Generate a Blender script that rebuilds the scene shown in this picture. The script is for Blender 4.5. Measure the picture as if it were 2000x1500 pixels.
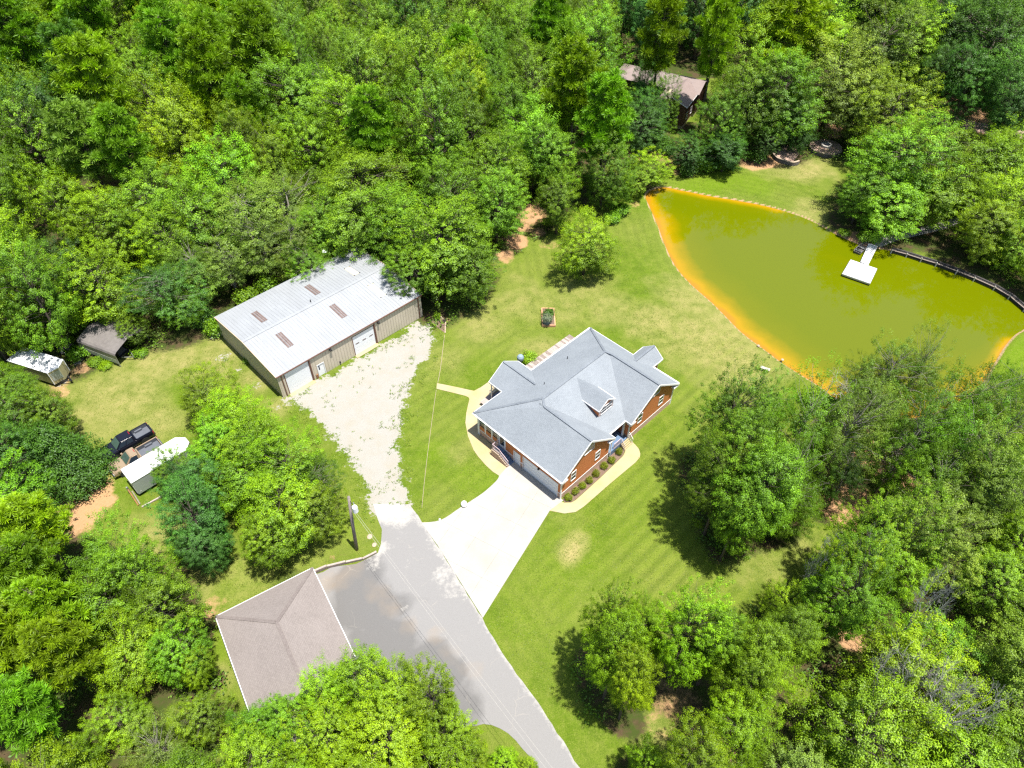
import bpy, bmesh, math, random
import numpy as np
from mathutils import Vector, Matrix
random.seed(7); RNG = np.random.default_rng(11)
for _o in list(bpy.data.objects): bpy.data.objects.remove(_o)
scene = bpy.context.scene
COL = scene.collection

# ---------------------------------------------------------------- camera, sky, sun, exposure
CAM_H, FOC, PITCH = 66.0, 1396.0, math.radians(46.62)
cam_data = bpy.data.cameras.new("camera")
cam = bpy.data.objects.new("camera", cam_data); COL.objects.link(cam)
cam.location = (0, 0, CAM_H); cam.rotation_euler = (math.pi/2 - PITCH, 0, 0)
cam_data.sensor_width = 36.0; cam_data.lens = 36.0*FOC/2000.0
cam_data.clip_start = 0.5; cam_data.clip_end = 8000
scene.camera = cam

SUN_EL, SUN_AZ = math.radians(77.0), math.radians(-31.2)      # azimuth of the sun in the xy plane
sun_dir = Vector((math.cos(SUN_EL)*math.cos(SUN_AZ), math.cos(SUN_EL)*math.sin(SUN_AZ), math.sin(SUN_EL)))
world = bpy.data.worlds.new("World"); scene.world = world; world.use_nodes = True
wn = world.node_tree.nodes; wl = world.node_tree.links
sky = wn.new("ShaderNodeTexSky"); sky.sky_type = 'NISHITA'; sky.sun_disc = False
sky.sun_elevation = SUN_EL; sky.sun_rotation = math.pi/2 - SUN_AZ
sky.air_density = 1.2; sky.dust_density = 1.5; sky.altitude = 200
wl.new(sky.outputs[0], wn["Background"].inputs[0]); wn["Background"].inputs[1].default_value = 0.085
sun_data = bpy.data.lights.new("sun", 'SUN'); sun_data.energy = 4.9; sun_data.angle = math.radians(0.53)
sun_data.color = (1.0, 0.955, 0.88)
sun = bpy.data.objects.new("sun", sun_data); COL.objects.link(sun)
sun.location = (30, -20, 120); sun.rotation_euler = sun_dir.to_track_quat('Z', 'Y').to_euler()
vs = scene.view_settings
vs.view_transform = 'Standard'; vs.look = 'None'; vs.gamma = 1.0; vs.exposure = 1.12
try: vs.use_curve_mapping = False
except Exception: pass
scene.cycles.max_bounces = 6; scene.cycles.diffuse_bounces = 3; scene.cycles.glossy_bounces = 3
scene.cycles.transmission_bounces = 3; scene.cycles.transparent_max_bounces = 6
scene.cycles.use_denoising = False
scene.cycles.sample_clamp_indirect = 6.0
scene.render.filter_size = 1.2 if hasattr(scene.render, 'filter_size') else 1.2
scene.cycles.pixel_filter_type = 'BLACKMAN_HARRIS'; scene.cycles.filter_width = 1.35

# ---------------------------------------------------------------- survey: from a bearing in the survey photo to a point on the plane z
FW = np.array([0, math.cos(PITCH), -math.sin(PITCH)]); RT = np.array([1., 0, 0]); DN = np.array([0, -math.sin(PITCH), -math.cos(PITCH)])
def at(x, y, z=0.0):
    d = FW + RT*(x-1000)/FOC + DN*(y-750)/FOC
    return np.array([0, 0, CAM_H]) + d*((z-CAM_H)/d[2])
def px(P):
    d = np.asarray(P, float) - np.array([0, 0, CAM_H]); z = d@FW
    return 1000+FOC*(d@RT)/z, 750+FOC*(d@DN)/z, z
def poly_at(pts, z=0.0): return np.array([at(x, y, z)[:2] for x, y in pts])

# ---------------------------------------------------------------- object helpers
def tag(o, label=None, cat=None, group=None, kind=None):
    if label: o["label"] = label
    if cat: o["category"] = cat
    if group: o["group"] = group
    if kind: o["kind"] = kind
    return o
def thing(name, label, cat, loc=(0, 0, 0), rz=0.0, group=None):
    o = bpy.data.objects.new(name, None); COL.objects.link(o)
    o.location = loc; o.rotation_euler = (0, 0, rz); o.empty_display_size = .3
    return tag(o, label, cat, group)
def link(name, me, parent=None):
    o = bpy.data.objects.new(name, me); COL.objects.link(o)
    if parent is not None: o.parent = parent
    return o
def copy_tree(o, parent=None):
    c = o.copy(); COL.objects.link(c); c.parent = parent
    for ch in list(o.children): copy_tree(ch, c)
    return c

class MB:
    "collects faces; build() links them as one mesh object"
    def __init__(s): s.v = []; s.f = []; s.uv = {}
    def face(s, pts, uv=None):
        b = len(s.v); s.v += [tuple(map(float, p)) for p in pts]; s.f.append(list(range(b, b+len(pts))))
        if uv is not None: s.uv[len(s.f)-1] = uv
        return s
    def hexa(s, lo, hi):
        "lo, hi: four points each, counter-clockwise seen from above"
        n = len(lo); b = len(s.v); s.v += [tuple(map(float, p)) for p in lo] + [tuple(map(float, p)) for p in hi]
        s.f.append([b+i for i in reversed(range(n))]); s.f.append([b+n+i for i in range(n)])
        for i in range(n): j = (i+1) % n; s.f.append([b+i, b+j, b+n+j, b+n+i])
        return s
    def box(s, x0, x1, y0, y1, z0, z1):
        x0, x1 = min(x0, x1), max(x0, x1); y0, y1 = min(y0, y1), max(y0, y1); z0, z1 = min(z0, z1), max(z0, z1)
        q = [(x0, y0), (x1, y0), (x1, y1), (x0, y1)]
        return s.hexa([(x, y, z0) for x, y in q], [(x, y, z1) for x, y in q])
    def prism(s, pts, z0, z1):
        return s.hexa([(p[0], p[1], z0) for p in pts], [(p[0], p[1], z1) for p in pts])
    def bar(s, a, b, w, h, up=(0, 0, 1)):
        "rectangular bar from a to b"
        a = Vector(a); b = Vector(b); d = (b-a).normalized(); u = Vector(up)
        if abs(d.dot(u)) > .98: u = Vector((1, 0, 0))
        sd = d.cross(u).normalized(); u = sd.cross(d).normalized()
        c = [(-1, -1), (1, -1), (1, 1), (-1, 1)]
        return s.hexa([a+sd*w/2*i+u*h/2*j for i, j in c][::-1], [b+sd*w/2*i+u*h/2*j for i, j in c][::-1])
    def tube(s, pts, rad, n=6):
        pts = [Vector(p) for p in pts]; b = len(s.v); k = len(pts)
        if not hasattr(rad, '__len__'): rad = [rad]*k
        for i, p in enumerate(pts):
            d = (pts[min(i+1, k-1)] - pts[max(i-1, 0)]).normalized()
            u = Vector((0, 0, 1)) if abs(d.z) < .9 else Vector((1, 0, 0))
            e = d.cross(u).normalized(); w = d.cross(e)
            for j in range(n):
                a = 2*math.pi*j/n; q = p + (e*math.cos(a)+w*math.sin(a))*rad[i]; s.v.append(tuple(q))
        for i in range(k-1):
            for j in range(n):
                j2 = (j+1) % n
                s.f.append([b+i*n+j, b+i*n+j2, b+(i+1)*n+j2, b+(i+1)*n+j])
        s.f.append([b+j for j in range(n)]); s.f.append([b+(k-1)*n+j for j in reversed(range(n))])
        return s
    def lathe(s, c, prof, n=16, axis='z'):
        b = len(s.v); k = len(prof)
        for r, h in prof:
            for j in range(n):
                a = 2*math.pi*j/n; x, y = r*math.cos(a), r*math.sin(a)
                s.v.append((c[0]+x, c[1]+y, c[2]+h) if axis == 'z' else (c[0]+x, c[1]+h, c[2]+y))
        for i in range(k-1):
            for j in range(n):
                j2 = (j+1) % n; s.f.append([b+i*n+j, b+i*n+j2, b+(i+1)*n+j2, b+(i+1)*n+j])
        s.f.append([b+j for j in reversed(range(n))]); s.f.append([b+(k-1)*n+j for j in range(n)])
        return s
    def slab(s, pts, t, uvdir=None):
        "roof plane of thickness t below the given outline, with a UV in metres (along eave, up slope)"
        P = [Vector(p) for p in pts]
        nrm = Vector((0, 0, 0))
        for i in range(len(P)): nrm += P[i].cross(P[(i+1) % len(P)])
        nrm.normalize()
        if nrm.z < 0: P = P[::-1]; nrm = -nrm
        h = Vector((0, 0, 1)).cross(nrm)
        h = h.normalized() if h.length > 1e-4 else Vector((1, 0, 0)); up = nrm.cross(h)
        b = len(s.v); n = len(P)
        s.v += [tuple(p) for p in P] + [tuple(p - nrm*t) for p in P]
        s.f.append([b+i for i in range(n)]); s.uv[len(s.f)-1] = [(p.dot(h), p.dot(up)) for p in P]
        s.f.append([b+n+i for i in reversed(range(n))])
        for i in range(n): j = (i+1) % n; s.f.append([b+i, b+n+i, b+n+j, b+j])
        return s
    def mesh(s, name, mat=None, bevel=0, smooth=False):
        me = bpy.data.meshes.new(name); me.from_pydata(s.v, [], s.f)
        if s.uv:
            L = me.uv_layers.new(name="UVMap")
            for fi, uv in s.uv.items():
                p = me.polygons[fi]
                for k, li in enumerate(p.loop_indices): L.data[li].uv = uv[k]
        if bevel > 0 or smooth:
            bm = bmesh.new(); bm.from_mesh(me)
            bmesh.ops.remove_doubles(bm, verts=bm.verts, dist=1e-5)
            bmesh.ops.recalc_face_normals(bm, faces=bm.faces)
            if bevel > 0:
                bmesh.ops.bevel(bm, geom=[e for e in bm.edges if len(e.link_faces) == 2 and e.calc_face_angle(0) > .5], offset=bevel, segments=2, affect='EDGES', clamp_overlap=True)
            bm.to_mesh(me); bm.free()
            if smooth:
                for p in me.polygons: p.use_smooth = True
        me.update()
        if mat: me.materials.append(mat)
        return me
    def each(s, name, mat, parent=None):
        "every bar or box as an object of its own"
        for k in range(0, len(s.v), 8):
            m = MB(); m.v = s.v[k:k+8]; m.f = [[i-k for i in f] for f in s.f if k <= f[0] < k+8]; m.build(name, mat, parent)
    def build(s, name, mat, parent=None, bevel=0, smooth=False):
        return link(name, s.mesh(name, mat, bevel, smooth), parent)

def big_mesh(name, V, Fq, mats, attrs=None, smooth=False, tri=False):
    me = bpy.data.meshes.new(name); V = np.asarray(V, np.float32); Fq = np.asarray(Fq, np.int32)
    k = Fq.shape[1]; me.vertices.add(len(V)); me.vertices.foreach_set("co", V.ravel())
    me.loops.add(Fq.size); me.loops.foreach_set("vertex_index", Fq.ravel())
    me.polygons.add(len(Fq)); me.polygons.foreach_set("loop_start", np.arange(0, Fq.size, k, dtype=np.int32))
    try: me.polygons.foreach_set("loop_total", np.full(len(Fq), k, np.int32))
    except Exception: pass
    if smooth: me.polygons.foreach_set("use_smooth", np.ones(len(Fq), bool))
    me.update(calc_edges=True)
    for n, a in (attrs or {}).items():
        A = me.attributes.new(n, 'FLOAT', 'POINT'); A.data.foreach_set("value", np.asarray(a, np.float32))
    for m in mats: me.materials.append(m)
    me.validate()
    return me

# ---------------------------------------------------------------- materials
def new_mat(name):
    m = bpy.data.materials.new(name); m.use_nodes = True
    nt = m.node_tree; return m, nt, nt.nodes["Principled BSDF"]
def N(nt, typ, **kw):
    n = nt.nodes.new(typ)
    for k, v in kw.items():
        if k.startswith('i_'):
            key = k[2:]; key = int(key) if key.isdigit() else key.replace('_', ' ')
            n.inputs[key].default_value = v
        else: setattr(n, k, v)
    return n
def ramp(nt, fac, stops, interp='LINEAR'):
    r = nt.nodes.new("ShaderNodeValToRGB"); r.color_ramp.interpolation = interp
    e = r.color_ramp.elements
    while len(e) < len(stops): e.new(0.5)
    for el, (p, c) in zip(e, stops): el.position = p; el.color = (c[0], c[1], c[2], 1) if hasattr(c, '__len__') else (c, c, c, 1)
    nt.links.new(fac, r.inputs[0]); return r.outputs[0]
def mixc(nt, fac, a, b, blend='MIX'):
    m = nt.nodes.new("ShaderNodeMix"); m.data_type = 'RGBA'; m.blend_type = blend; m.clamp_factor = True
    for sock, val in ((m.inputs[0], fac), (m.inputs[6], a), (m.inputs[7], b)):
        if hasattr(val, 'is_output') or isinstance(val, bpy.types.NodeSocket): nt.links.new(val, sock)
        elif hasattr(val, '__len__'): sock.default_value = (val[0], val[1], val[2], 1)
        else: sock.default_value = val
    return m.outputs[2]
def math_(nt, op, a, b=0.0, c=0.0, clamp=False):
    m = nt.nodes.new("ShaderNodeMath"); m.operation = op; m.use_clamp = clamp
    for i, v in enumerate((a, b, c)):
        if isinstance(v, bpy.types.NodeSocket): nt.links.new(v, m.inputs[i])
        else: m.inputs[i].default_value = v
    return m.outputs[0]
def coord(nt, kind="Object", scale=None):
    t = nt.nodes.new("ShaderNodeTexCoord"); o = t.outputs[kind]
    if scale is not None:
        mp = nt.nodes.new("ShaderNodeMapping"); mp.inputs["Scale"].default_value = scale
        nt.links.new(o, mp.inputs[0]); o = mp.outputs[0]
    return o
def worldpos(nt, scale=None):
    g = nt.nodes.new("ShaderNodeNewGeometry"); o = g.outputs["Position"]
    if scale is not None:
        mp = nt.nodes.new("ShaderNodeMapping"); mp.inputs["Scale"].default_value = scale
        nt.links.new(o, mp.inputs[0]); o = mp.outputs[0]
    return o
def noise(nt, vec, scale, detail=4, rough=.6, dist=0.0):
    n = N(nt, "ShaderNodeTexNoise"); n.inputs["Scale"].default_value = scale; n.inputs["Detail"].default_value = detail
    n.inputs["Roughness"].default_value = rough; n.inputs["Distortion"].default_value = dist
    nt.links.new(vec, n.inputs["Vector"]); return n.outputs["Fac"]
def attr(nt, name):
    a = nt.nodes.new("ShaderNodeAttribute"); a.attribute_name = name; return a.outputs["Fac"]
def bump(nt, p, h, strength=.3, dist=.02):
    b = nt.nodes.new("ShaderNodeBump"); b.inputs["Strength"].default_value = strength; b.inputs["Distance"].default_value = dist
    nt.links.new(h, b.inputs["Height"]); nt.links.new(b.outputs[0], p.inputs["Normal"])
def simple(name, col, rough=.6, metal=0.0, var=.15, scale=3.0, col2=None, bumps=0.0, bscale=40, spec=.5):
    m, nt, p = new_mat(name); pos = worldpos(nt)
    c2 = col2 or tuple(min(1, c*(1-var)) for c in col)
    f = noise(nt, pos, scale, 6, .65)
    c = ramp(nt, f, [(.3, c2), (.7, col)]); nt.links.new(c, p.inputs["Base Color"])
    p.inputs["Roughness"].default_value = rough; p.inputs["Metallic"].default_value = metal
    p.inputs["Specular IOR Level"].default_value = spec
    if bumps: bump(nt, p, noise(nt, pos, bscale, 3), bumps, .02)
    return m
M = {}
M['white'] = simple('white_paint', (.72, .72, .72), .45, var=.06)
M['white_metal'] = simple('white_sheet_metal', (.74, .75, .77), .4, var=.08, scale=1.2)
M['trim'] = simple('white_trim', (.74, .73, .73), .5, var=.05)
M['glass'] = simple('window_glass', (.02, .03, .045), .04, var=.3)
M['dark'] = simple('dark_rubber', (.018, .018, .02), .7)
M['dark_metal'] = simple('dark_metal', (.05, .05, .055), .4, .6)
M['steel'] = simple('galvanised_steel', (.45, .46, .48), .4, .7, var=.25)
M['door_blue'] = simple('white_door_paint', (.70, .72, .75), .35, var=.05)
M['beige_wall'] = simple('beige_sheet_metal', (.50, .44, .35), .5, var=.12, scale=.6)
M['rib_shadow'] = simple('shadow_dark_beige_rib', (.40, .35, .28), .5, var=.1)  # wall beige darkened: the ribs' shadow lines are put into their colour
M['rust_trim'] = simple('brown_trim_metal', (.17, .085, .06), .5, var=.3)
M['tan_trim'] = simple('tan_rake_trim', (.52, .38, .26), .5, var=.15)
M['brown_skylight'] = simple('weathered_skylight_panel', (.16, .11, .095), .5, var=.45, scale=2.0)
M['cream_patch'] = simple('cream_patch_panel', (.62, .54, .35), .5, var=.1)
M['brick'] = None
M['wood_grey'] = simple('weathered_wood', (.24, .195, .165), .8, var=.4, scale=5)
M['wood_pink'] = simple('weathered_deck_board', (.36, .30, .27), .8, var=.3, scale=2)
M['timber'] = simple('orange_timber', (.55, .30, .17), .8, var=.25, scale=4)
M['pole_wood'] = simple('pole_wood', (.27, .225, .21), .85, var=.5, scale=6)
M['mulch'] = simple('mulch', (.19, .125, .09), .95, var=.5, scale=9, bumps=.6, bscale=30)
M['bark'] = simple('bark', (.12, .095, .075), .9, var=.5, scale=5, bumps=.5, bscale=14)
M['bark_pale'] = simple('pale_bark', (.26, .235, .20), .9, var=.4, scale=5)
M['dead'] = simple('dead_wood', (.42, .40, .37), .9, var=.35, scale=4)
M['tan_paint'] = simple('tan_metallic_paint', (.30, .225, .15), .28, .25, var=.05)
M['black_paint'] = simple('black_car_paint', (.008, .009, .016), .16, 0, var=.1)
M['bed_liner'] = simple('bed_liner', (.09, .10, .12), .7, var=.2)
M['chrome'] = simple('chrome', (.6, .6, .62), .15, 1.0)
M['red_lens'] = simple('red_lens', (.32, .01, .015), .2)
M['yellow_lens'] = simple('clear_lens', (.6, .6, .6), .1)
M['trailer_grey'] = simple('trailer_side_metal', (.33, .37, .36), .4, .2, var=.1)
M['beige_panel'] = simple('khaki_panel', (.34, .31, .17), .45, var=.15)
M['carport'] = simple('grey_carport_metal', (.22, .20, .19), .45, .3, var=.3, scale=1.5)
M['carport_pale'] = simple('pale_carport_wall', (.42, .42, .38), .5, var=.15)
M['block'] = simple('split_face_block', (.17, .15, .14), .95, var=.5, scale=6, bumps=.6, bscale=20)
M['cap'] = simple('pale_cap_block', (.38, .30, .22), .9, var=.25, scale=6)
M['paver'] = simple('pink_paver', (.42, .29, .22), .9, var=.25, scale=8)
M['stone'] = simple('white_stone', (.42, .40, .36), .8, var=.3, scale=8)
M['brown_metal'] = simple('brown_metal_siding', (.10, .045, .035), .5, var=.25)
M['brown_roof'] = simple('pinkish_brown_roof', (.215, .165, .152), .55, var=.15, scale=1)
M['rubber_rail'] = simple('pinkish_rail', (.55, .42, .45), .6, var=.15)
M['cushion'] = simple('grey_blue_cover', (.20, .27, .33), .7, var=.2)
M['navy'] = simple('blue_grey_shaded_floor', (.10, .16, .26), .6, var=.15)  # blue shade under the porch put into the floor colour; side stair shares it
M['bulkhead'] = simple('dark_bulkhead_timber', (.045, .04, .038), .8, var=.4, scale=6)
M['dock_white'] = simple('white_dock_deck', (.52, .52, .53), .6, var=.04)
M['rust'] = simple('rusty_wood', (.26, .12, .05), .9, var=.4, scale=6)

def siding_mat(name, col, col2, period):
    m, nt, p = new_mat(name); pos = coord(nt)
    sep = N(nt, "ShaderNodeSeparateXYZ"); nt.links.new(pos, sep.inputs[0])
    fr = math_(nt, 'FRACT', math_(nt, 'DIVIDE', sep.outputs[2], period))
    line = math_(nt, 'LESS_THAN', fr, .16)
    f = noise(nt, pos, 2.2, 6, .7); f2 = noise(nt, coord(nt, "Object", (1.2, 1.2, 9)), 2.5, 3)
    c = ramp(nt, f, [(.3, col2), (.7, col)])
    c = mixc(nt, math_(nt, 'MULTIPLY', f2, .35), c, tuple(x*1.25 for x in col))
    c = mixc(nt, math_(nt, 'MULTIPLY', line, .28), c, tuple(x*.35 for x in col)); nt.links.new(c, p.inputs["Base Color"])
    p.inputs["Roughness"].default_value = .75; bump(nt, p, fr, .5, .015)
    return m
M['siding'] = siding_mat('orange_brown_siding', (.50, .165, .05), (.41, .13, .04), .165)
def brick_mat():
    m, nt, p = new_mat('pale_red_brick'); 
    b = N(nt, "ShaderNodeTexBrick"); b.inputs["Scale"].default_value = 1.0; b.inputs["Brick Width"].default_value = .22; b.inputs["Row Height"].default_value = .075
    b.inputs["Mortar Size"].default_value = .008; b.inputs["Color1"].default_value = (.36, .17, .11, 1); b.inputs["Color2"].default_value = (.46, .29, .20, 1); b.inputs["Mortar"].default_value = (.5, .45, .4, 1)
    pos = coord(nt); sep = N(nt, "ShaderNodeSeparateXYZ"); nt.links.new(pos, sep.inputs[0]); cb = N(nt, "ShaderNodeCombineXYZ")
    nt.links.new(math_(nt, 'ADD', sep.outputs[0], sep.outputs[1]), cb.inputs[0]); nt.links.new(sep.outputs[2], cb.inputs[1]); nt.links.new(cb.outputs[0], b.inputs["Vector"])
    nt.links.new(b.outputs["Color"], p.inputs["Base Color"]); p.inputs["Roughness"].default_value = .9
    return m
M['brick'] = brick_mat()
def shingle_mat(name, col, dark, pale):
    m, nt, p = new_mat(name); uv = coord(nt, "UV")
    b = N(nt, "ShaderNodeTexBrick"); b.inputs["Scale"].default_value = 1.0; b.inputs["Brick Width"].default_value = .32; b.inputs["Row Height"].default_value = .145
    b.inputs["Mortar Size"].default_value = .012; b.inputs["Mortar Smooth"].default_value = .4
    b.inputs["Color1"].default_value = (*col, 1); b.inputs["Color2"].default_value = (*[c*.86 for c in col], 1); b.inputs["Mortar"].default_value = (*dark, 1)
    nt.links.new(uv, b.inputs["Vector"])
    f = noise(nt, worldpos(nt), 7, 5, .75); f2 = noise(nt, worldpos(nt), .35, 5, .6); f3 = noise(nt, worldpos(nt), 24, 2, .6)
    c = mixc(nt, ramp(nt, f, [(.42, 0), (.72, .55)]), b.outputs["Color"], pale)
    c = mixc(nt, ramp(nt, f2, [(.4, 0), (.75, .35)]), c, pale)
    c = mixc(nt, ramp(nt, f3, [(.45, 0), (.75, .35)]), c, dark)
    nt.links.new(c, p.inputs["Base Color"]); p.inputs["Roughness"].default_value = .85; p.inputs["Specular IOR Level"].default_value = .3
    bump(nt, p, b.outputs["Fac"], .25, -.01)
    return m
M['shingle'] = shingle_mat('blue_grey_shingles', (.20, .222, .245), (.105, .12, .14), (.27, .295, .32))
M['shingle_brown'] = shingle_mat('taupe_shingles', (.195, .170, .158), (.12, .10, .093), (.25, .22, .205))
def metal_roof_mat():
    m, nt, p = new_mat('pale_grey_roof_metal'); pos = coord(nt)
    f = noise(nt, coord(nt, "Object", (3, .25, 1)), 1.2, 6, .7); f2 = noise(nt, pos, .25, 5)
    c = ramp(nt, f, [(.3, (.255, .268, .282)), (.7, (.315, .33, .345))])
    c = mixc(nt, ramp(nt, f2, [(.4, 0), (.7, .4)]), c, (.235, .24, .245))
    nt.links.new(c, p.inputs["Base Color"]); p.inputs["Roughness"].default_value = .5; p.inputs["Metallic"].default_value = .15
    return m
M['roof_metal'] = metal_roof_mat()
def concrete_mat(name, col, stain, amt):
    m, nt, p = new_mat(name); pos = worldpos(nt)
    f = noise(nt, pos, .5, 6, .6); f2 = noise(nt, pos, 5, 5, .7); f3 = noise(nt, pos, .18, 3, .5)
    c = ramp(nt, f2, [(.3, tuple(x*.9 for x in col)), (.7, col)])
    c = mixc(nt, ramp(nt, f, [(.42, 0), (.72, amt)]), c, stain)
    c = mixc(nt, ramp(nt, f3, [(.45, 0), (.7, amt*.7)]), c, stain)
    nt.links.new(c, p.inputs["Base Color"]); p.inputs["Roughness"].default_value = .85; bump(nt, p, f2, .1, .01)
    return m
M['concrete'] = concrete_mat('pale_concrete', (.335, .318, .29), (.26, .24, .205), .6)
M['walk'] = concrete_mat('cream_walk_concrete', (.345, .295, .185), (.335, .255, .11), .8)
M['gravel_chip'] = simple('gravel_chip', (.33, .31, .28), .9)
# ---------------------------------------------------------------- where the trees stand (survey list; built further down)
# crown centre on the survey photo, crown radius there, kind, tone, height (m) or None
TREES_AT = [
 # yard hedge row left of the gravel
 (402,775,52,'broad','bright',8),(455,830,66,'broad','bright',9),(505,880,66,'broad','bright',9),(425,870,55,'broad','mid',9),(560,915,62,'broad','bright',9),(618,935,46,'airy','mid',8),
 (470,930,66,'broad','bright',9),(545,985,78,'broad','bright',9),(612,995,52,'broad','bright',8),(520,1045,48,'broad','bright',8),(382,1015,66,'broad','blue',10),(372,945,52,'broad','blue',9),(395,1062,40,'broad','blue',8),
 (104,875,72,'cedar','dark',9),(95,800,40,'broad','mid',8),(22,752,44,'broad','mid',7),(25,800,52,'broad','mid',8),(12,880,60,'broad','dark',10),
 # round the workshop
 (470,410,100,'airy','pale',13),(370,430,80,'broad','mid',14),(555,395,70,'airy','pale',13),(300,400,75,'broad','mid',14),(215,435,62,'broad','bright',12),(195,555,76,'broad','bright',11),(315,560,66,'airy','dark',11),(130,540,60,'broad','dark',12),
 (255,640,28,'broad','mid',5),(380,520,56,'airy','pale',10),(440,505,56,'airy','pale',10),(510,470,56,'airy','pale',11),(575,460,50,'airy','pale',11),(430,345,70,'broad','mid',15),(330,480,60,'broad','bright',12),(350,590,40,'airy','mid',7),(335,922,40,'broad','mid',6),(620,440,50,'broad','mid',12),(700,355,88,'broad','mid',15),(690,420,70,'broad','mid',13),(865,470,98,'broad','mid',14),(780,440,70,'broad','mid',13),(910,520,52,'broad','mid',10),(800,520,50,'broad','mid',10),(880,390,62,'broad','mid',14),
 (968,395,50,'broad','mid',12),(975,330,62,'broad','mid',15),(1090,385,40,'broad','mid',11),(1085,300,48,'broad','mid',14),(1206,352,30,'broad','mid',9),(1145,466,58,'broad','bright',10.5),
 (1180,250,64,'pine','mid',20),(1120,190,60,'pine','bright',22),(1180,330,46,'broad','mid',12),(1040,270,60,'broad','mid',16),(1265,330,38,'broad','bright',6),(1240,352,24,'broad','bright',5),
 (600,510,40,'airy','mid',8),(640,470,36,'airy','mid',9),
 # wood by the brown house and the pond
 (1287,100,46,'pine','bright',24),(1392,115,36,'pine','bright',23),(1400,60,40,'pine','bright',23),(1250,188,30,'broad','dark',10),(1272,226,38,'broad','dark',10),(1255,245,44,'broad','dark',10),(1345,290,34,'broad','dark',7),(1262,150,26,'broad','dark',12),(1302,205,32,'broad','mid',12),
 (1408,240,40,'broad','mid',12),(1420,285,44,'broad','dark',8),(1470,190,66,'broad','mid',16),(1470,110,62,'broad','bright',19),(1540,90,78,'pine','bright',22),(1530,180,70,'broad','mid',17),(1560,232,40,'broad','dark',10),
 (1600,60,70,'broad','bright',20),(1640,150,80,'broad','pale',18),(1720,90,76,'broad','pale',18),(1770,80,60,'broad','bright',17),(1690,190,62,'broad','pale',15),(1500,268,28,'broad','dark',7),(1200,198,32,'broad','mid',10),
 (1748,215,64,'broad','bright',15),(1730,300,46,'broad','mid',13),(1770,310,88,'broad','mid',16),(1850,290,72,'broad','bright',14),(1830,370,66,'broad','mid',12),(1745,385,66,'broad','mid',11),(1690,372,40,'broad','mid',10),
 (1955,320,80,'broad','bright',15),(1980,400,66,'broad','bright',13),(1945,440,56,'broad','bright',11),(1990,470,46,'broad','bright',9),
 (1860,50,80,'broad','dark',20),(1935,90,84,'broad','dark',19),(1990,150,60,'broad','blue',17),(1830,130,40,'broad','dark',14),(1900,150,44,'broad','dark',15),(1990,200,44,'broad','blue',14),
 # clump right of the house
 (1425,820,62,'tall','mid',17.0),(1500,800,50,'airy','mid',15.0),(1570,830,70,'airy','mid',15.0),(1440,900,62,'tall','mid',17.0),(1412,945,54,'tall','mid',15.6),(1480,968,74,'tall','mid',17.0),(1545,930,62,'airy','mid',15.0),(1440,1015,42,'tall','mid',12.8),(1550,1000,40,'broad','mid',8.0),
 (1650,850,66,'airy','pale',15.0),(1700,810,50,'airy','pale',13.8),(1735,725,62,'airy','pale',13.8),(1795,720,46,'airy','pale',12.5),(1690,740,34,'airy','pale',10.0),(1830,800,66,'airy','mid',16.2),(1900,790,60,'airy','mid',16.2),(1890,870,74,'airy','mid',16.2),(1960,850,66,'airy','mid',16.2),
 (1780,860,60,'airy','mid',16.2),(1830,940,60,'airy','mid',13.8),(1930,950,66,'tall','pale',15.6),(1650,930,34,'airy','dark',10.0),(1985,760,50,'airy','mid',13.8),
 (1690,1050,56,'tall','bright',14.2),(1640,1110,46,'tall','bright',14.2),(1740,1080,70,'tall','bright',15.6),(1660,1175,70,'tall','mid',15.6),(1820,1060,70,'tall','pale',15.6),(1540,1180,40,'broad','bright',8.0),
 # bottom, along the lawn
 (1190,1215,46,'tall','bright',14.2),(1200,1280,52,'tall','bright',15.6),(1232,1330,48,'tall','bright',14.2),(1260,1235,40,'tall','bright',14.2),(1340,1235,66,'tall','bright',15.6),(1400,1260,54,'tall','mid',14.2),(1480,1290,62,'tall','bright',14.2),(1450,1345,54,'tall','bright',14.2),(1540,1250,52,'tall','mid',12.8),
 (1355,1495,60,'tall','bright',12.8),(1450,1440,60,'tall','bright',12.8),(1260,1485,40,'broad','bright',8.0),
 # over the brown roofed building
 (700,1335,66,'broad','bright',10),(640,1360,52,'broad','bright',9),(780,1370,62,'broad','bright',10),(845,1375,58,'broad','bright',10),(760,1440,76,'broad','bright',10),(870,1440,56,'broad','bright',9),(560,1405,52,'broad','mid',8),(640,1440,66,'broad','bright',9),(490,1420,46,'broad','mid',7),(500,1475,60,'broad','bright',8),(910,1490,44,'broad','bright',7),(985,1490,30,'broad','bright',5),(1030,1500,22,'broad','bright',4),
 # bottom left
 (75,1045,70,'pine','bright',12),(60,1130,70,'pine','mid',13),(215,1090,60,'broad','mid',11),(270,1130,62,'broad','mid',11),(310,1190,66,'broad','mid',11),(205,1180,70,'broad','mid',11),(110,1210,74,'pine','bright',13),(130,1290,66,'pine','bright',13),(40,1260,66,'pine','bright',13),(250,1280,66,'broad','bright',9),(340,1270,50,'broad','mid',8),(375,1300,32,'broad','bright',6),
 (60,1400,66,'pine','mid',12),(310,1465,58,'airy','pale',7),(390,1400,46,'broad','bright',6),(240,1400,48,'broad','bright',6),(150,1470,46,'broad','bright',6),
]
DEAD_AT = [(1660,770,44,8.5),(1775,1340,50,14.5),(1830,1370,50,14.5),(1885,1390,44,14.5),(1600,1110,26,15),(1720,1330,34,13.5),(1800,1190,30,17.5),(1690,1100,24,16.5)]
OPEN = [(1320,1392,40),(1745,925,48),(1690,1000,36),(1035,430,30),(1640,1010,30),(1665,1245,22)]
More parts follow.
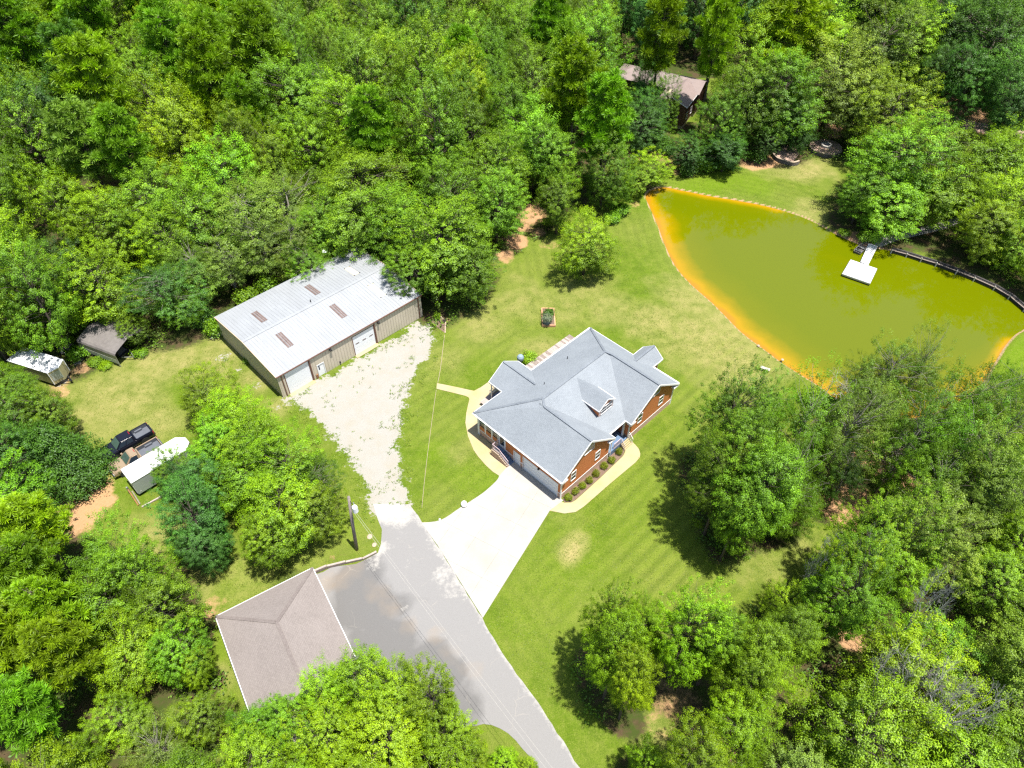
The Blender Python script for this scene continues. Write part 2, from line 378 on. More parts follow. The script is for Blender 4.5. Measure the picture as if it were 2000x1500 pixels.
FILL = [
 ('wood', [(-140,-80),(1175,-80),(1185,60),(1150,120),(1170,180),(1150,240),(1080,300),(1000,330),(930,390),(850,400),(760,400),(640,410),(600,380),(520,330),(380,380),(330,540),(270,560),(170,600),(60,640),(-140,660)]),
 ('farwood', [(1180,-80),(2140,-80),(2140,120),(1900,60),(1800,30),(1560,0),(1420,0),(1200,25)]),
 ('rightwood', [(1930,300),(2140,230),(2140,560),(2020,500),(1990,400)]),
 ('lowwood', [(1620,1200),(1700,1120),(1800,1080),(1900,1000),(1990,900),(2140,760),(2140,1620),(1230,1620),(1290,1500),(1420,1440),(1500,1330),(1580,1250)]),
 ('bottomwood', [(380,1470),(480,1440),(620,1420),(700,1400),(860,1430),(930,1490),(900,1640),(-140,1640),(-140,1160),(60,1080),(200,1120),(290,1160),(340,1280),(300,1400)]),
 ('leftwood', [(-140,640),(10,650),(20,700),(0,880),(30,960),(-140,1100)]),
]
def in_poly(P, poly):
    P = np.atleast_2d(P); x, y = P[:, 0], P[:, 1]; ins = np.zeros(len(P), bool); n = len(poly)
    for i in range(n):
        (x1, y1), (x2, y2) = poly[i], poly[(i+1) % n]
        c = ((y1 > y) != (y2 > y)) & (x < (x2-x1)*(y-y1)/((y2-y1) or 1e-9)+x1); ins ^= c
    return ins
def sdist(P, poly):
    "signed distance to a polygon, positive inside"
    P = np.asarray(P, float); poly = np.asarray(poly, float); d = np.full(len(P), 1e9)
    for i in range(len(poly)):
        a, b = poly[i], poly[(i+1) % len(poly)]; ab = b-a
        t = np.clip(((P-a)@ab)/max(ab@ab, 1e-9), 0, 1); q = P-(a+t[:, None]*ab); d = np.minimum(d, np.hypot(q[:, 0], q[:, 1]))
    return np.where(in_poly(P, poly), d, -d)
def ldist(P, line):
    P = np.asarray(P, float); d = np.full(len(P), 1e9)
    for a, b in zip(line[:-1], line[1:]):
        a = np.asarray(a); b = np.asarray(b); ab = b-a
        t = np.clip(((P-a)@ab)/max(ab@ab, 1e-9), 0, 1); q = P-(a+t[:, None]*ab); d = np.minimum(d, np.hypot(q[:, 0], q[:, 1]))
    return d
def curve(pts, n=6, closed=False):
    "Catmull-Rom through the points"
    P = [np.asarray(p, float) for p in pts]; out = []; k = len(P)
    for i in range(k if closed else k-1):
        p0, p1, p2, p3 = (P[(i-1) % k], P[i], P[(i+1) % k], P[(i+2) % k]) if closed else (P[max(i-1, 0)], P[i], P[i+1], P[min(i+2, k-1)])
        for j in range(n):
            t = j/n; out.append(.5*((2*p1)+(-p0+p2)*t+(2*p0-5*p1+4*p2-p3)*t*t+(-p0+3*p1-3*p2+p3)*t**3))
    if not closed: out.append(P[-1])
    return np.array(out)

TREES = []     # dict(x, y, R, H, kind, tone, px, py)
def add_tree(cx, cy, rpx, kind, tone, Ht):
    Hh = Ht; z = Hh*.6; p = at(cx, cy, z); dep = px(p)[2]*1.10
    TREES.append(dict(x=p[0], y=p[1], R=rpx*dep/FOC, H=Hh, kind=kind, tone=tone, px=cx, py=cy, man=True))
for t in TREES_AT: add_tree(*t)
_r = random.Random(5)
for name, poly in FILL:
    zc = 10.0; W = np.array([at(x, max(y, -90), zc)[:2] for x, y in poly]); lo, hi = W.min(0), W.max(0)
    for _ in range(9000):
        x, y = _r.uniform(lo[0], hi[0]), _r.uniform(lo[1], hi[1])
        near_d = math.hypot(x, y)
        R = _r.uniform(4.0, 6.6) if name in ('wood', 'farwood') else _r.uniform(3.0, 4.9)
        Hh = R*_r.uniform(1.9, 2.5)+6.5 if name in ('wood', 'farwood') else R*_r.uniform(1.9, 2.4)+1.5
        X, Y, _d = px((x, y, Hh*.6))
        if any(math.hypot(X-a, Y-b) < c+R*8 for a, b, c in OPEN): continue
        if X < -70 or X > 2070 or Y < -75 or Y > 1580: continue
        if not in_poly([(X, Y)], poly)[0]: continue
        if any((t['x']-x)**2+(t['y']-y)**2 < ((t['R']+R)*.70)**2 for t in TREES): continue
        u = _r.random()
        if name == 'wood':
            if X < 540 and Y < 340: kind = 'pine' if u < .62 else 'broad'
            else: kind = 'broad' if u < .84 else ('airy' if u < .93 else 'pine')
            tone = _r.choices(['bright', 'mid', 'dark', 'pale'], [.42, .38, .08, .12] if X < 540 else [.3, .52, .08, .1])[0]
        elif name == 'farwood': kind = 'broad' if u < .8 else 'pine'; tone = _r.choices(['mid', 'dark', 'blue', 'bright'], [.35, .35, .15, .15] if X < 1700 else [.15, .5, .35, 0])[0]
        elif name == 'rightwood': kind = 'broad'; tone = 'bright'
        elif name == 'lowwood': kind = 'broad' if u < .78 else 'airy'; tone = _r.choices(['bright', 'mid', 'pale'], [.55, .3, .15])[0]
        else: kind = 'pine' if (u < .35 and X < 220) else 'broad'; tone = _r.choices(['bright', 'mid'], [.65, .35])[0]
        if kind == 'pine': Hh *= 1.15
        TREES.append(dict(x=x, y=y, R=R, H=Hh, kind=kind, tone=tone, px=X, py=Y, man=False))

# ---------------------------------------------------------------- ground plan
POND = curve(poly_at([(1262,380),(1292,366),(1330,372),(1390,384),(1440,392),(1500,404),(1560,422),(1600,440),(1640,462),(1690,482),(1740,490),(1800,506),(1830,515),(1870,530),(1910,545),(1945,562),(1975,580),(2000,602),(2016,625),(2000,642),(1980,655),(1958,682),(1938,715),(1915,750),(1860,790),(1790,815),(1710,810),(1650,790),(1602,755),(1570,735),(1530,710),(1490,680),(1450,650),(1420,620),(1390,590),(1350,555),(1320,520),(1300,480),(1285,440),(1270,405)], -.35), 3, True)
GRAVEL = poly_at([(735,1000),(706,930),(668,880),(612,805),(560,782),(590,760),(640,735),(700,702),(760,668),(812,632),(838,640),(848,662),(832,700),(805,742),(790,790),(778,850),(780,915),(800,985),(770,1010)])
GRAVEL2 = poly_at([(560,782),(606,800),(668,880),(690,900),(700,860),(640,800),(600,770)])
ROAD_R = [(800,985),(824,1020),(855,1068),(900,1140),(942,1206),(980,1274),(1020,1330),(1060,1386),(1100,1446),(1136,1504),(1200,1600)]
ROAD_L = [(1060,1600),(1048,1500),(1020,1462),(992,1432),(960,1416),(928,1418),(850,1420),(760,1380),(700,1300),(660,1215),(616,1122),(660,1106),(712,1094),(738,1080),(744,1064),(746,1034),(735,1006),(728,984)]
ROAD = poly_at(ROAD_R[:11] + ROAD_L)
_hu, _hv = np.array([math.cos(math.radians(44.84)), math.sin(math.radians(44.84))]), np.array([-math.sin(math.radians(44.84)), math.cos(math.radians(44.84))])
_h = lambda u, v: np.array([5.322, 44.388])+_hu*u+_hv*v
DRIVE = np.array([_h(.46, .0), _h(.46, 7.7), _h(-1.1, 7.55)]+[at(*p)[:2] for p in [(975,930),(969,940),(942,964),(900,991),(861,1016),(823,1021),(855,1066),(900,1138),(943,1207),(1074,997)]])

# ---------------------------------------------------------------- the ground, one sheet to the horizon
def axis(lo, hi, step, far):
    a = list(np.arange(lo, hi+1e-6, step)); s = step; x = hi
    while x < far: s *= 1.45; x += s; a.append(x)
    s = step; x = lo; b = []
    while x > -far: s *= 1.45; x -= s; b.append(x)
    return np.array(b[::-1]+a)
GX, GY = axis(-78, 92, .42, 3000), axis(14, 150, .42, 3000)
gx, gy = np.meshgrid(GX, GY); gp = np.c_[gx.ravel(), gy.ravel()]; ng = len(gp)
core = (gp[:, 0] > -80) & (gp[:, 0] < 94) & (gp[:, 1] > 10) & (gp[:, 1] < 152)
def on_core(fn, default):
    out = np.full(ng, default, float); out[core] = fn(gp[core]); return out
sd_pond = on_core(lambda P: sdist(P, POND), -50)
gz = -np.clip(sd_pond+.75, 0, None)*.5; gz = np.maximum(gz, -1.6)
def fbm(P, s, seed):
    r = np.random.default_rng(seed); v = np.zeros(len(P))
    for i in range(18):
        a = r.uniform(0, 2*math.pi); k = s*r.uniform(.5, 2.2); v += np.sin(k*(P[:, 0]*math.cos(a)+P[:, 1]*math.sin(a))+r.uniform(0, 7))/(1+.5*i/6)
    return v/6
flat = on_core(lambda P: np.minimum(np.maximum(sdist(P, ROAD), sdist(P, DRIVE)), 0), -9)
sd_gravel = on_core(lambda P: np.maximum(sdist(P, GRAVEL), sdist(P, GRAVEL2)), -6)
def blobs(P, L, soft=.55):
    v = np.zeros(len(P)); wob = .38*fbm(P, 1.1, 21)+.3*fbm(P, .45, 22)
    for X, Y, rx, s in L:
        c = at(X, Y)[:2]; r = rx*px((c[0], c[1], 0))[2]/FOC
        d = np.hypot(P[:, 0]-c[0], P[:, 1]-c[1])/r*(1+wob); v = np.maximum(v, s*np.clip((1.25-d)/soft, 0, 1))
    return v
DIRT = [(160,990,62,1),(190,960,40,.8),(115,965,46,.9),(1040,420,34,.9),(1010,470,30,.85),(985,500,26,.7),(1050,455,20,.6),(1070,475,25,.45),(1020,445,20,.7),(1330,1385,60,.50),(1290,1420,36,.4),(1610,745,20,.5),(1235,400,16,.5),(210,700,20,.4),(1665,1245,30,.9),(1690,1000,60,.9),(1740,900,60,.95),(1640,990,40,.9),(1790,940,40,.9),
        (330,1110,30,.4),(420,1180,24,.5),(405,1200,14,.6),(980,445,14,.5),(870,625,10,.5),(1230,305,40,.8),(1330,320,50,.7),(1660,470,40,.8),(1560,1120,30,.25),(1380,1460,50,.9),(650,1090,12,.4),(120,740,28,.55),(115,770,20,.6),(160,720,22,.6),(640,508,40,.8),(1480,310,50,.7),(1900,230,90,.7),(1850,200,60,.7),(1610,250,40,.8),(1990,240,40,.7)]
DRY = [(1112,1075,30,1.25),(1400,660,130,.8),(1280,620,60,.8),(1450,720,80,.75),(1350,580,70,.7),(1060,690,50,.65),(1150,560,60,.5),(1010,590,60,.55),(940,640,60,.55),(880,700,50,.4),(900,880,30,.35),(230,780,120,.75),(330,700,90,.8),(300,830,60,.7),(430,690,60,.75),(300,1060,60,.7),(380,1130,60,.6),(480,1130,60,.4),(500,740,40,.75),(540,800,30,.6),(1520,310,70,.95),(1580,330,50,.95),(1590,420,40,.7),(1280,1460,60,.5),(1600,700,40,.5),(1110,1010,30,.2),(1190,600,60,.55),(1100,600,60,.45),(360,900,50,.6),(600,1080,40,.3),(430,1320,30,.6),(960,1060,20,.25),(1480,1100,70,.35),(1560,1060,50,.4),(1160,1180,60,.2),(1900,520,40,.4),(1960,545,30,.5)]
LUSH = [(1380,345,80,1),(1300,345,30,.8),(1470,360,50,.7),(1990,700,70,1),(2060,720,90,1),(1960,735,50,1),(470,1120,60,.5),(600,1060,50,.6),(680,1030,40,.5),(850,880,30,.5),(930,940,50,.5),(1240,380,30,.8),(1120,1150,120,.35),(1300,1020,120,.3),(450,1240,30,.7),(1440,430,20,0),(430,1280,30,.6)]
sd_gravel = np.maximum(sd_gravel, on_core(lambda P: blobs(P, [(440,692,26,1),(500,752,20,.9),(540,800,18,.9),(425,655,22,1),(115,715,26,1),(150,705,22,1),(120,745,20,1),(470,722,18,.8),(380,668,20,.7)], 1.0)*2.6-2.3, -6))
dirt = on_core(lambda P: blobs(P, DIRT), 0); dry = on_core(lambda P: blobs(P, DRY, .8), 0); lush = on_core(lambda P: blobs(P, LUSH, .8), 0)
# leaf litter under the woods
litter = np.zeros(ng)
LAWN = poly_at([(860,650),(960,560),(1000,500),(1060,450),(1120,400),(1215,370),(1262,372),(1290,360),(1290,330),(1420,325),(1600,330),(1600,440),(1560,740),(1600,780),(1420,800),(1350,860),(1330,960),(1400,1080),(1640,1020),(1640,1060),(1580,1180),(1480,1200),(1200,1190),(1120,1230),(1120,1330),(1250,1440),(1240,1480),(1140,1510),(940,1206),(800,1000),(780,850)])
YARD = poly_at([(130,770),(190,720),(430,660),(560,790),(640,830),(720,960),(740,1080),(610,1110),(420,1210),(330,1090),(150,1010),(100,900)])
sdl = on_core(lambda P: np.maximum(sdist(P, LAWN), sdist(P, YARD)), -20)
for t in TREES:
    m = core | True
    d = np.hypot(gp[:, 0]-t['x'], gp[:, 1]-t['y'])/(t['R']*1.1); litter = np.maximum(litter, np.clip(1.5-d, 0, 1))
litter = np.where(sdl > 0, litter*np.clip(1-sdl/2.5, 0, 1), litter)
litter[(~core)] = 1.0; litter *= (1-.95*np.clip(lush*1.5, 0, 1))
# mowing lines
HO = np.array([5.322, 44.388]); HT = math.radians(44.84); HU = np.array([math.cos(HT), math.sin(HT)]); HV = np.array([-math.sin(HT), math.cos(HT)])
def stripes(P):
    q = P-HO; u, v = q@HU, q@HV
    dp = -sdist(P, POND); droad = ldist(P, poly_at(ROAD_R))
    front = np.sin(2*math.pi*v/1.45+.25*np.sin(u*.35)); back = np.sin(2*math.pi*dp/1.5); road = np.sin(2*math.pi*droad/1.45)
    wb = np.clip((v-2)/5, 0, 1)*np.clip((u+6)/6, 0, 1)*np.clip((30-dp)/8, 0, 1); wr = np.clip((7-droad)/2, 0, 1)*(v < 4)
    s = np.where(wr > .5, road, front); s = s*(1-wb)+back*wb
    mask = np.clip(1-(-sdist(P, LAWN))/1.0, 0, 1)
    return s*mask*(.55+.45*np.clip((6-v)/6, 0, 1)*np.clip((u+8)/8, 0, 1))
stripe = on_core(stripes, 0)
bare = on_core(lambda P: np.clip(1-np.abs(sdist(P, POND)+.15)/.42, 0, 1), 0)
gz = gz + np.where(core, .05*fbm(gp, .35, 3)*(np.clip(-flat/3, 0, 1))*(sd_pond < -1.5), 0) - .01
nx, ny = len(GX), len(GY); idx = np.arange(ng).reshape(ny, nx)
quads = np.stack([idx[:-1, :-1], idx[:-1, 1:], idx[1:, 1:], idx[1:, :-1]], -1).reshape(-1, 4)

def ground_mat():
    m, nt, p = new_mat('ground'); pos = worldpos(nt)
    n_big, n_mid, n_fine, n_tiny = noise(nt, pos, .09, 5, .6), noise(nt, pos, .55, 6, .65), noise(nt, pos, 3.2, 6, .75), noise(nt, pos, 11, 3, .7)
    g = ramp(nt, n_mid, [(.28, (.052, .096, .004)), (.5, (.082, .134, .007)), (.72, (.130, .166, .021))])
    g = mixc(nt, ramp(nt, n_big, [(.40, 0), (.64, .6)]), g, (.155, .175, .036))
    g = mixc(nt, math_(nt, 'MULTIPLY', attr(nt, 'lush'), .75), g, (.100, .175, .002))
    st = math_(nt, 'MULTIPLY', attr(nt, 'stripe'), math_(nt, 'MULTIPLY', ramp(nt, n_big, [(.38, .16), (.62, .75)]), ramp(nt, n_fine, [(.3, .3), (.65, 1)])))
    g = mixc(nt, math_(nt, 'MAXIMUM', st, 0), g, (.150, .200, .020)); g = mixc(nt, math_(nt, 'MAXIMUM', math_(nt, 'MULTIPLY', st, -1), 0), g, (.048, .085, .004))
    # dry grass
    dr = math_(nt, 'MULTIPLY', attr(nt, 'dry'), ramp(nt, n_mid, [(.3, .25), (.62, 1)]))
    g = mixc(nt, math_(nt, 'MULTIPLY', dr, .9), g, mixc(nt, n_fine, (.22, .19, .065), (.36, .30, .135)))
    g = mixc(nt, ramp(nt, n_fine, [(.48, 0), (.75, .4)]), g, (.20, .20, .055))
    g = mixc(nt, ramp(nt, n_tiny, [(.34, .6), (.5, 0)]), g, (.04, .068, .007))
    g = mixc(nt, ramp(nt, n_tiny, [(.55, 0), (.72, .45)]), g, (.25, .26, .06))
    # litter and dirt
    lit = mixc(nt, n_fine, (.030, .024, .012), (.105, .072, .038)); lit = mixc(nt, ramp(nt, n_mid, [(.40, 0), (.55, .8)]), lit, (.035, .062, .008))
    lf = math_(nt, 'ADD', attr(nt, 'litter'), math_(nt, 'MULTIPLY', math_(nt, 'SUBTRACT', n_fine, .5), .9)); lf = ramp(nt, lf, [(.35, 0), (.6, 1)])
    g = mixc(nt, lf, g, lit)
    dcol = mixc(nt, n_fine, (.30, .155, .075), (.43, .27, .15))
    df = math_(nt, 'ADD', attr(nt, 'dirt'), math_(nt, 'MULTIPLY', math_(nt, 'SUBTRACT', n_mid, .5), 1.1)); df = math_(nt, 'ADD', df, math_(nt, 'MULTIPLY', math_(nt, 'SUBTRACT', n_fine, .5), .7))
    g = mixc(nt, ramp(nt, df, [(.4, 0), (.75, .92)]), g, dcol)
    # gravel
    gcol = mixc(nt, n_tiny, (.215, .206, .184), (.345, .333, .302)); gcol = mixc(nt, ramp(nt, n_mid, [(.45, 0), (.7, .6)]), gcol, (.27, .245, .19))
    gf = math_(nt, 'ADD', attr(nt, 'gravel'), math_(nt, 'MULTIPLY', math_(nt, 'SUBTRACT', n_mid, .5), 5.5)); gf = math_(nt, 'ADD', gf, math_(nt, 'MULTIPLY', math_(nt, 'SUBTRACT', n_fine, .5), 4.0))
    gf = math_(nt, 'MULTIPLY_ADD', gf, .5, .5, clamp=True)
    g = mixc(nt, ramp(nt, gf, [(.42, 0), (.60, 1)]), g, gcol)
    bk = math_(nt, 'ADD', attr(nt, 'bare'), math_(nt, 'MULTIPLY', math_(nt, 'SUBTRACT', n_fine, .5), .8))
    g = mixc(nt, ramp(nt, bk, [(.45, 0), (.7, 1)]), g, mixc(nt, n_fine, (.27, .16, .075), (.36, .27, .18)))
    nt.links.new(g, p.inputs["Base Color"]); p.inputs["Roughness"].default_value = .95; p.inputs["Specular IOR Level"].default_value = .1
    bump(nt, p, math_(nt, 'ADD', n_fine, n_tiny), .8, .07)
    return m
me = big_mesh('ground', np.c_[gp, gz], quads, [ground_mat()], dict(gravel=np.clip(sd_gravel, -6, 6), dirt=dirt, dry=dry, lush=lush, litter=litter, stripe=stripe, bare=bare), smooth=True)
tag(link('ground', me), kind='structure')

# ---------------------------------------------------------------- pond
sel = (sd_pond > -.9); qm = sel[quads].all(1); used = np.unique(quads[qm]); remap = -np.ones(ng, int); remap[used] = np.arange(len(used))
def water_mat():
    m, nt, p = new_mat('turbid_pond_water'); pos = worldpos(nt)
    dpt = attr(nt, 'depth'); n = noise(nt, pos, .25, 4, .6)
    d2 = math_(nt, 'ADD', dpt, math_(nt, 'MULTIPLY', math_(nt, 'SUBTRACT', n, .5), 2.2))
    c = ramp(nt, math_(nt, 'DIVIDE', d2, 6.0), [(.0, (.30, .14, .012)), (.09, (.28, .168, .003)), (.24, (.20, .148, .001)), (.48, (.108, .120, .0006)), (1.0, (.092, .113, .0006))])
    nt.links.new(c, p.inputs["Base Color"]); p.inputs["Roughness"].default_value = .02; p.inputs["IOR"].default_value = 1.33; p.inputs["Specular IOR Level"].default_value = .8
    rip = noise(nt, pos, 1.6, 3, .5); bump(nt, p, rip, .07, .05)
    return m
shore_w = np.ones(ng)
def depth_at(P):
    d = sdist(P, POND); far = ldist(P, poly_at([(1600,440),(1740,490),(1870,530),(1975,580),(2010,620)], -.35)); 
    k = np.clip(far/8, 0, 1); q = ldist(P, poly_at([(1330,372),(1500,404),(1600,440)], -.35)); 
    return d*(.82+1.1*np.clip((8-q)/6, 0, 1)*np.clip((d*3-q+4)/4, 0, 1)+1.6*np.clip((P[:, 0]-58)/5, 0, 1))+7*np.clip((7-far)/4, 0, 1)
wd = on_core(depth_at, 0)
me = big_mesh('pond_water', np.c_[gp[used], np.full(len(used), -.36)], remap[quads[qm]], [water_mat()], dict(depth=wd[used]), smooth=True)
tag(link('pond_water', me), kind='structure')

# ---------------------------------------------------------------- sheets: asphalt, drive, walks
def sheet(name, poly, z0, z1, mat, cell=None, attrs=None, jitter=0, kind='structure', parent=None):
    bm = bmesh.new(); P = [np.asarray(p, float) for p in poly]
    if jitter:
        Q = []; r = random.Random(3)
        for i in range(len(P)):
            a, b = P[i], P[(i+1) % len(P)]; L = np.hypot(*(b-a)); k = max(1, int(L/.7)); nn = np.array([-(b-a)[1], (b-a)[0]])/max(L, 1e-6)
            for j in range(k): Q.append(a+(b-a)*j/k+nn*(r.gauss(0, jitter) if j else 0))
        P = Q
    f = bm.faces.new([bm.verts.new((p[0], p[1], z1)) for p in P]); f.normal_update()
    if f.normal.z < 0: f.normal_flip()
    bmesh.ops.triangulate(bm, faces=bm.faces[:])
    if cell:
        lo = np.min(P, 0); hi = np.max(P, 0)
        for ax in (0, 1):
            for c in np.arange(lo[ax]+cell/2, hi[ax], cell):
                no = [0, 0, 0]; no[ax] = 1; co = [0, 0, 0]; co[ax] = c
                bmesh.ops.bisect_plane(bm, geom=bm.verts[:]+bm.edges[:]+bm.faces[:], plane_co=co, plane_no=no, dist=1e-4)
    ext = bmesh.ops.extrude_face_region(bm, geom=bm.faces[:]); 
    for v in [e for e in ext['geom'] if isinstance(e, bmesh.types.BMVert)]: v.co.z = z0
    bmesh.ops.recalc_face_normals(bm, faces=bm.faces[:])
    me = bpy.data.meshes.new(name); bm.to_mesh(me); bm.free(); me.materials.append(mat)
    if attrs:
        co = np.empty(len(me.vertices)*3, np.float32); me.vertices.foreach_get("co", co); co = co.reshape(-1, 3)[:, :2].astype(float)
        for n, fn in attrs.items(): A = me.attributes.new(n, 'FLOAT', 'POINT'); A.data.foreach_set("value", np.asarray(fn(co), np.float32))
    o = link(name, me, parent)
    if kind: o["kind"] = kind
    return o
def asphalt_mat():
    m, nt, p = new_mat('weathered_asphalt'); pos = worldpos(nt)
    n1, n2, n3 = noise(nt, pos, .35, 6, .65, .6), noise(nt, pos, 2.2, 6, .7), noise(nt, pos, 16, 3, .7)
    c = mixc(nt, n3, (.14, .136, .135), (.225, .22, .215))
    dk = math_(nt, 'ADD', attr(nt, 'apron'), math_(nt, 'MULTIPLY', math_(nt, 'SUBTRACT', n1, .5), .7))
    c = mixc(nt, ramp(nt, dk, [(.35, 0), (.7, .8)]), c, mixc(nt, n3, (.076, .074, .073), (.122, .119, .116)))
    rs = math_(nt, 'ADD', attr(nt, 'rust'), math_(nt, 'MULTIPLY', math_(nt, 'SUBTRACT', n1, .5), .6)); c = mixc(nt, ramp(nt, rs, [(.35, 0), (.85, .42)]), c, (.27, .20, .13))
    ds = math_(nt, 'ADD', math_(nt, 'MULTIPLY', attr(nt, 'dust'), .85), math_(nt, 'MULTIPLY', math_(nt, 'SUBTRACT', n2, .5), 1.1)); c = mixc(nt, ramp(nt, ds, [(.42, 0), (.75, .9)]), c, mixc(nt, n3, (.25, .24, .22), (.38, .365, .34)))
    v = N(nt, "ShaderNodeTexVoronoi", feature='DISTANCE_TO_EDGE'); v.inputs["Scale"].default_value = .28
    mp = N(nt, "ShaderNodeVectorMath", operation='ADD'); sc = N(nt, "ShaderNodeTexNoise"); sc.inputs["Scale"].default_value = .8; nt.links.new(pos, sc.inputs["Vector"]); nt.links.new(pos, mp.inputs[0]); nt.links.new(sc.outputs["Color"], mp.inputs[1]); nt.links.new(mp.outputs[0], v.inputs["Vector"])
    crack = math_(nt, 'MULTIPLY', ramp(nt, v.outputs["Distance"], [(.0, 1), (.012, 0)]), ramp(nt, n1, [(.5, 0), (.65, .3)]))
    c = mixc(nt, crack, c, (.38, .34, .28))
    nt.links.new(c, p.inputs["Base Color"]); p.inputs["Roughness"].default_value = .9; bump(nt, p, n3, .2, .01)
    return m
ROADW = poly_at(ROAD_R); 
def a_apron(P):
    return np.clip((blobs(P, [(700,1130,60,.9),(720,1190,70,1),(760,1250,80,1),(820,1320,90,1),(900,1390,70,.8),(780,1180,40,.7),(690,1170,50,.9),(850,1280,50,.8)], .8)), 0, 1)
def a_rust(P):
    return blobs(P, [(655,1130,44,.6),(735,1160,44,.55),(765,1190,46,.6),(800,1222,40,.6),(640,1140,30,.7),(690,1110,36,.5),(880,1270,40,.5),(930,1310,36,.5),(850,1240,36,.6)], .9)
def a_dust(P):
    d = ldist(P, ROADW); v = np.clip(1-d/.9, 0, 1)*.8
    return np.maximum(v, blobs(P, [(755,985,52,1.15),(785,1005,40,.9),(742,1072,20,.9),(730,1100,24,.7),(744,1140,16,.7),(760,1165,14,.75),(790,1190,14,.75),(820,1215,14,.7),(860,1120,30,.75),(840,1070,26,.55),(880,1150,28,.6),(780,1050,24,.5),(800,1100,26,.5)], .9))
sheet('asphalt_road', ROAD, -.06, .02, asphalt_mat(), 1.1, dict(apron=a_apron, rust=a_rust, dust=a_dust), jitter=.06)

# concrete drive in slabs
def clip_poly(poly, a, b, c):
    "keep a*x+b*y<=c"
    out = []; n = len(poly)
    for i in range(n):
        p, q = poly[i], poly[(i+1) % n]; dp, dq = a*p[0]+b*p[1]-c, a*q[0]+b*q[1]-c
        if dp <= 0: out.append(p)
        if dp*dq < 0: t = dp/(dp-dq); out.append(p+(q-p)*t)
    return out
drive = thing('driveway', None, None, (*DRIVE[0], 0))
drive["kind"] = 'structure'
e1 = at(943, 1207)[:2]-at(1074, 997)[:2]; e1 /= np.hypot(*e1); e2 = np.array([-e1[1], e1[0]]); D0 = at(1087, 976)[:2]
DR = [np.array(p) for p in np.r_[DRIVE[1:3], curve(DRIVE[3:9], 4), DRIVE[9:], DRIVE[:1]]]
ia = [-40, 4.2, 8.4, 12.6, 40]; ib = [-40, -6.6, -2.2, 2.2, 40]
s1 = [(p-D0)@e1 for p in DR]; s2 = [(p-D0)@e2 for p in DR]
lo1, hi1, lo2, hi2 = min(s1), max(s1), min(s2), max(s2)
k1, k2 = 5, 4
for i in range(k1):
    for j in range(k2):
        c = DR; g_ = .006
        for (ax, lo, hi) in ((e1, lo1+(hi1-lo1)*i/k1, lo1+(hi1-lo1)*(i+1)/k1), (e2, lo2+(hi2-lo2)*j/k2, lo2+(hi2-lo2)*(j+1)/k2)):
            b0 = D0@ax; c = clip_poly(c, ax[0], ax[1], hi+b0-g_) if len(c) > 2 else c
            c = clip_poly(c, -ax[0], -ax[1], -(lo+b0+g_)) if len(c) > 2 else c
        if len(c) < 3: continue
        A = .5*abs(sum(c[q][0]*c[(q+1) % len(c)][1]-c[(q+1) % len(c)][0]*c[q][1] for q in range(len(c))))
        if A < .15: continue
        cc = [p-DRIVE[0] for p in c]
        sheet('slab', cc, -.05, .045, M['concrete'], kind=None, parent=drive)
walk1_out = [(976,930),(962,921),(948,908),(934,892),(925,879),(914,852),(909,826),(911,806),(914,792),(917,780),(915,776),(908,773),(880,766),(852.5,759.5),(853.5,748.5),(886,755),(918,762),(926,763.5),(940,756),(957,744)]
walk1_in = [(975,757),(962,770),(948,785),(936,805),(934,845),(955,864),(978,882),(1001,906)]
sheet('side_walk', poly_at(walk1_out+walk1_in), -.05, .03, M['walk'])
walk2 = [(1073.5,997.5),(1102,1003),(1124.4,1000),(1141,989),(1190,946),(1242,902.4),(1249.5,893),(1250.5,886),(1247.6,877),(1241,869),(1233.6,862),(1222,872),(1221,882.8),(1216.8,891),(1172,934),(1124.4,977),(1116,981.5),(1102,982),(1094,979),(1087.5,976.5)]
sheet('front_walk', poly_at(walk2), -.05, .03, M['walk'])
sheet('mulch_bed', poly_at([(1099,975),(1102,981),(1116,980.5),(1124,976),(1172,933),(1216,890.5),(1220,882),(1219,872),(1206,858),(1190,872),(1150,920)]), -.05, .02, M['mulch'])
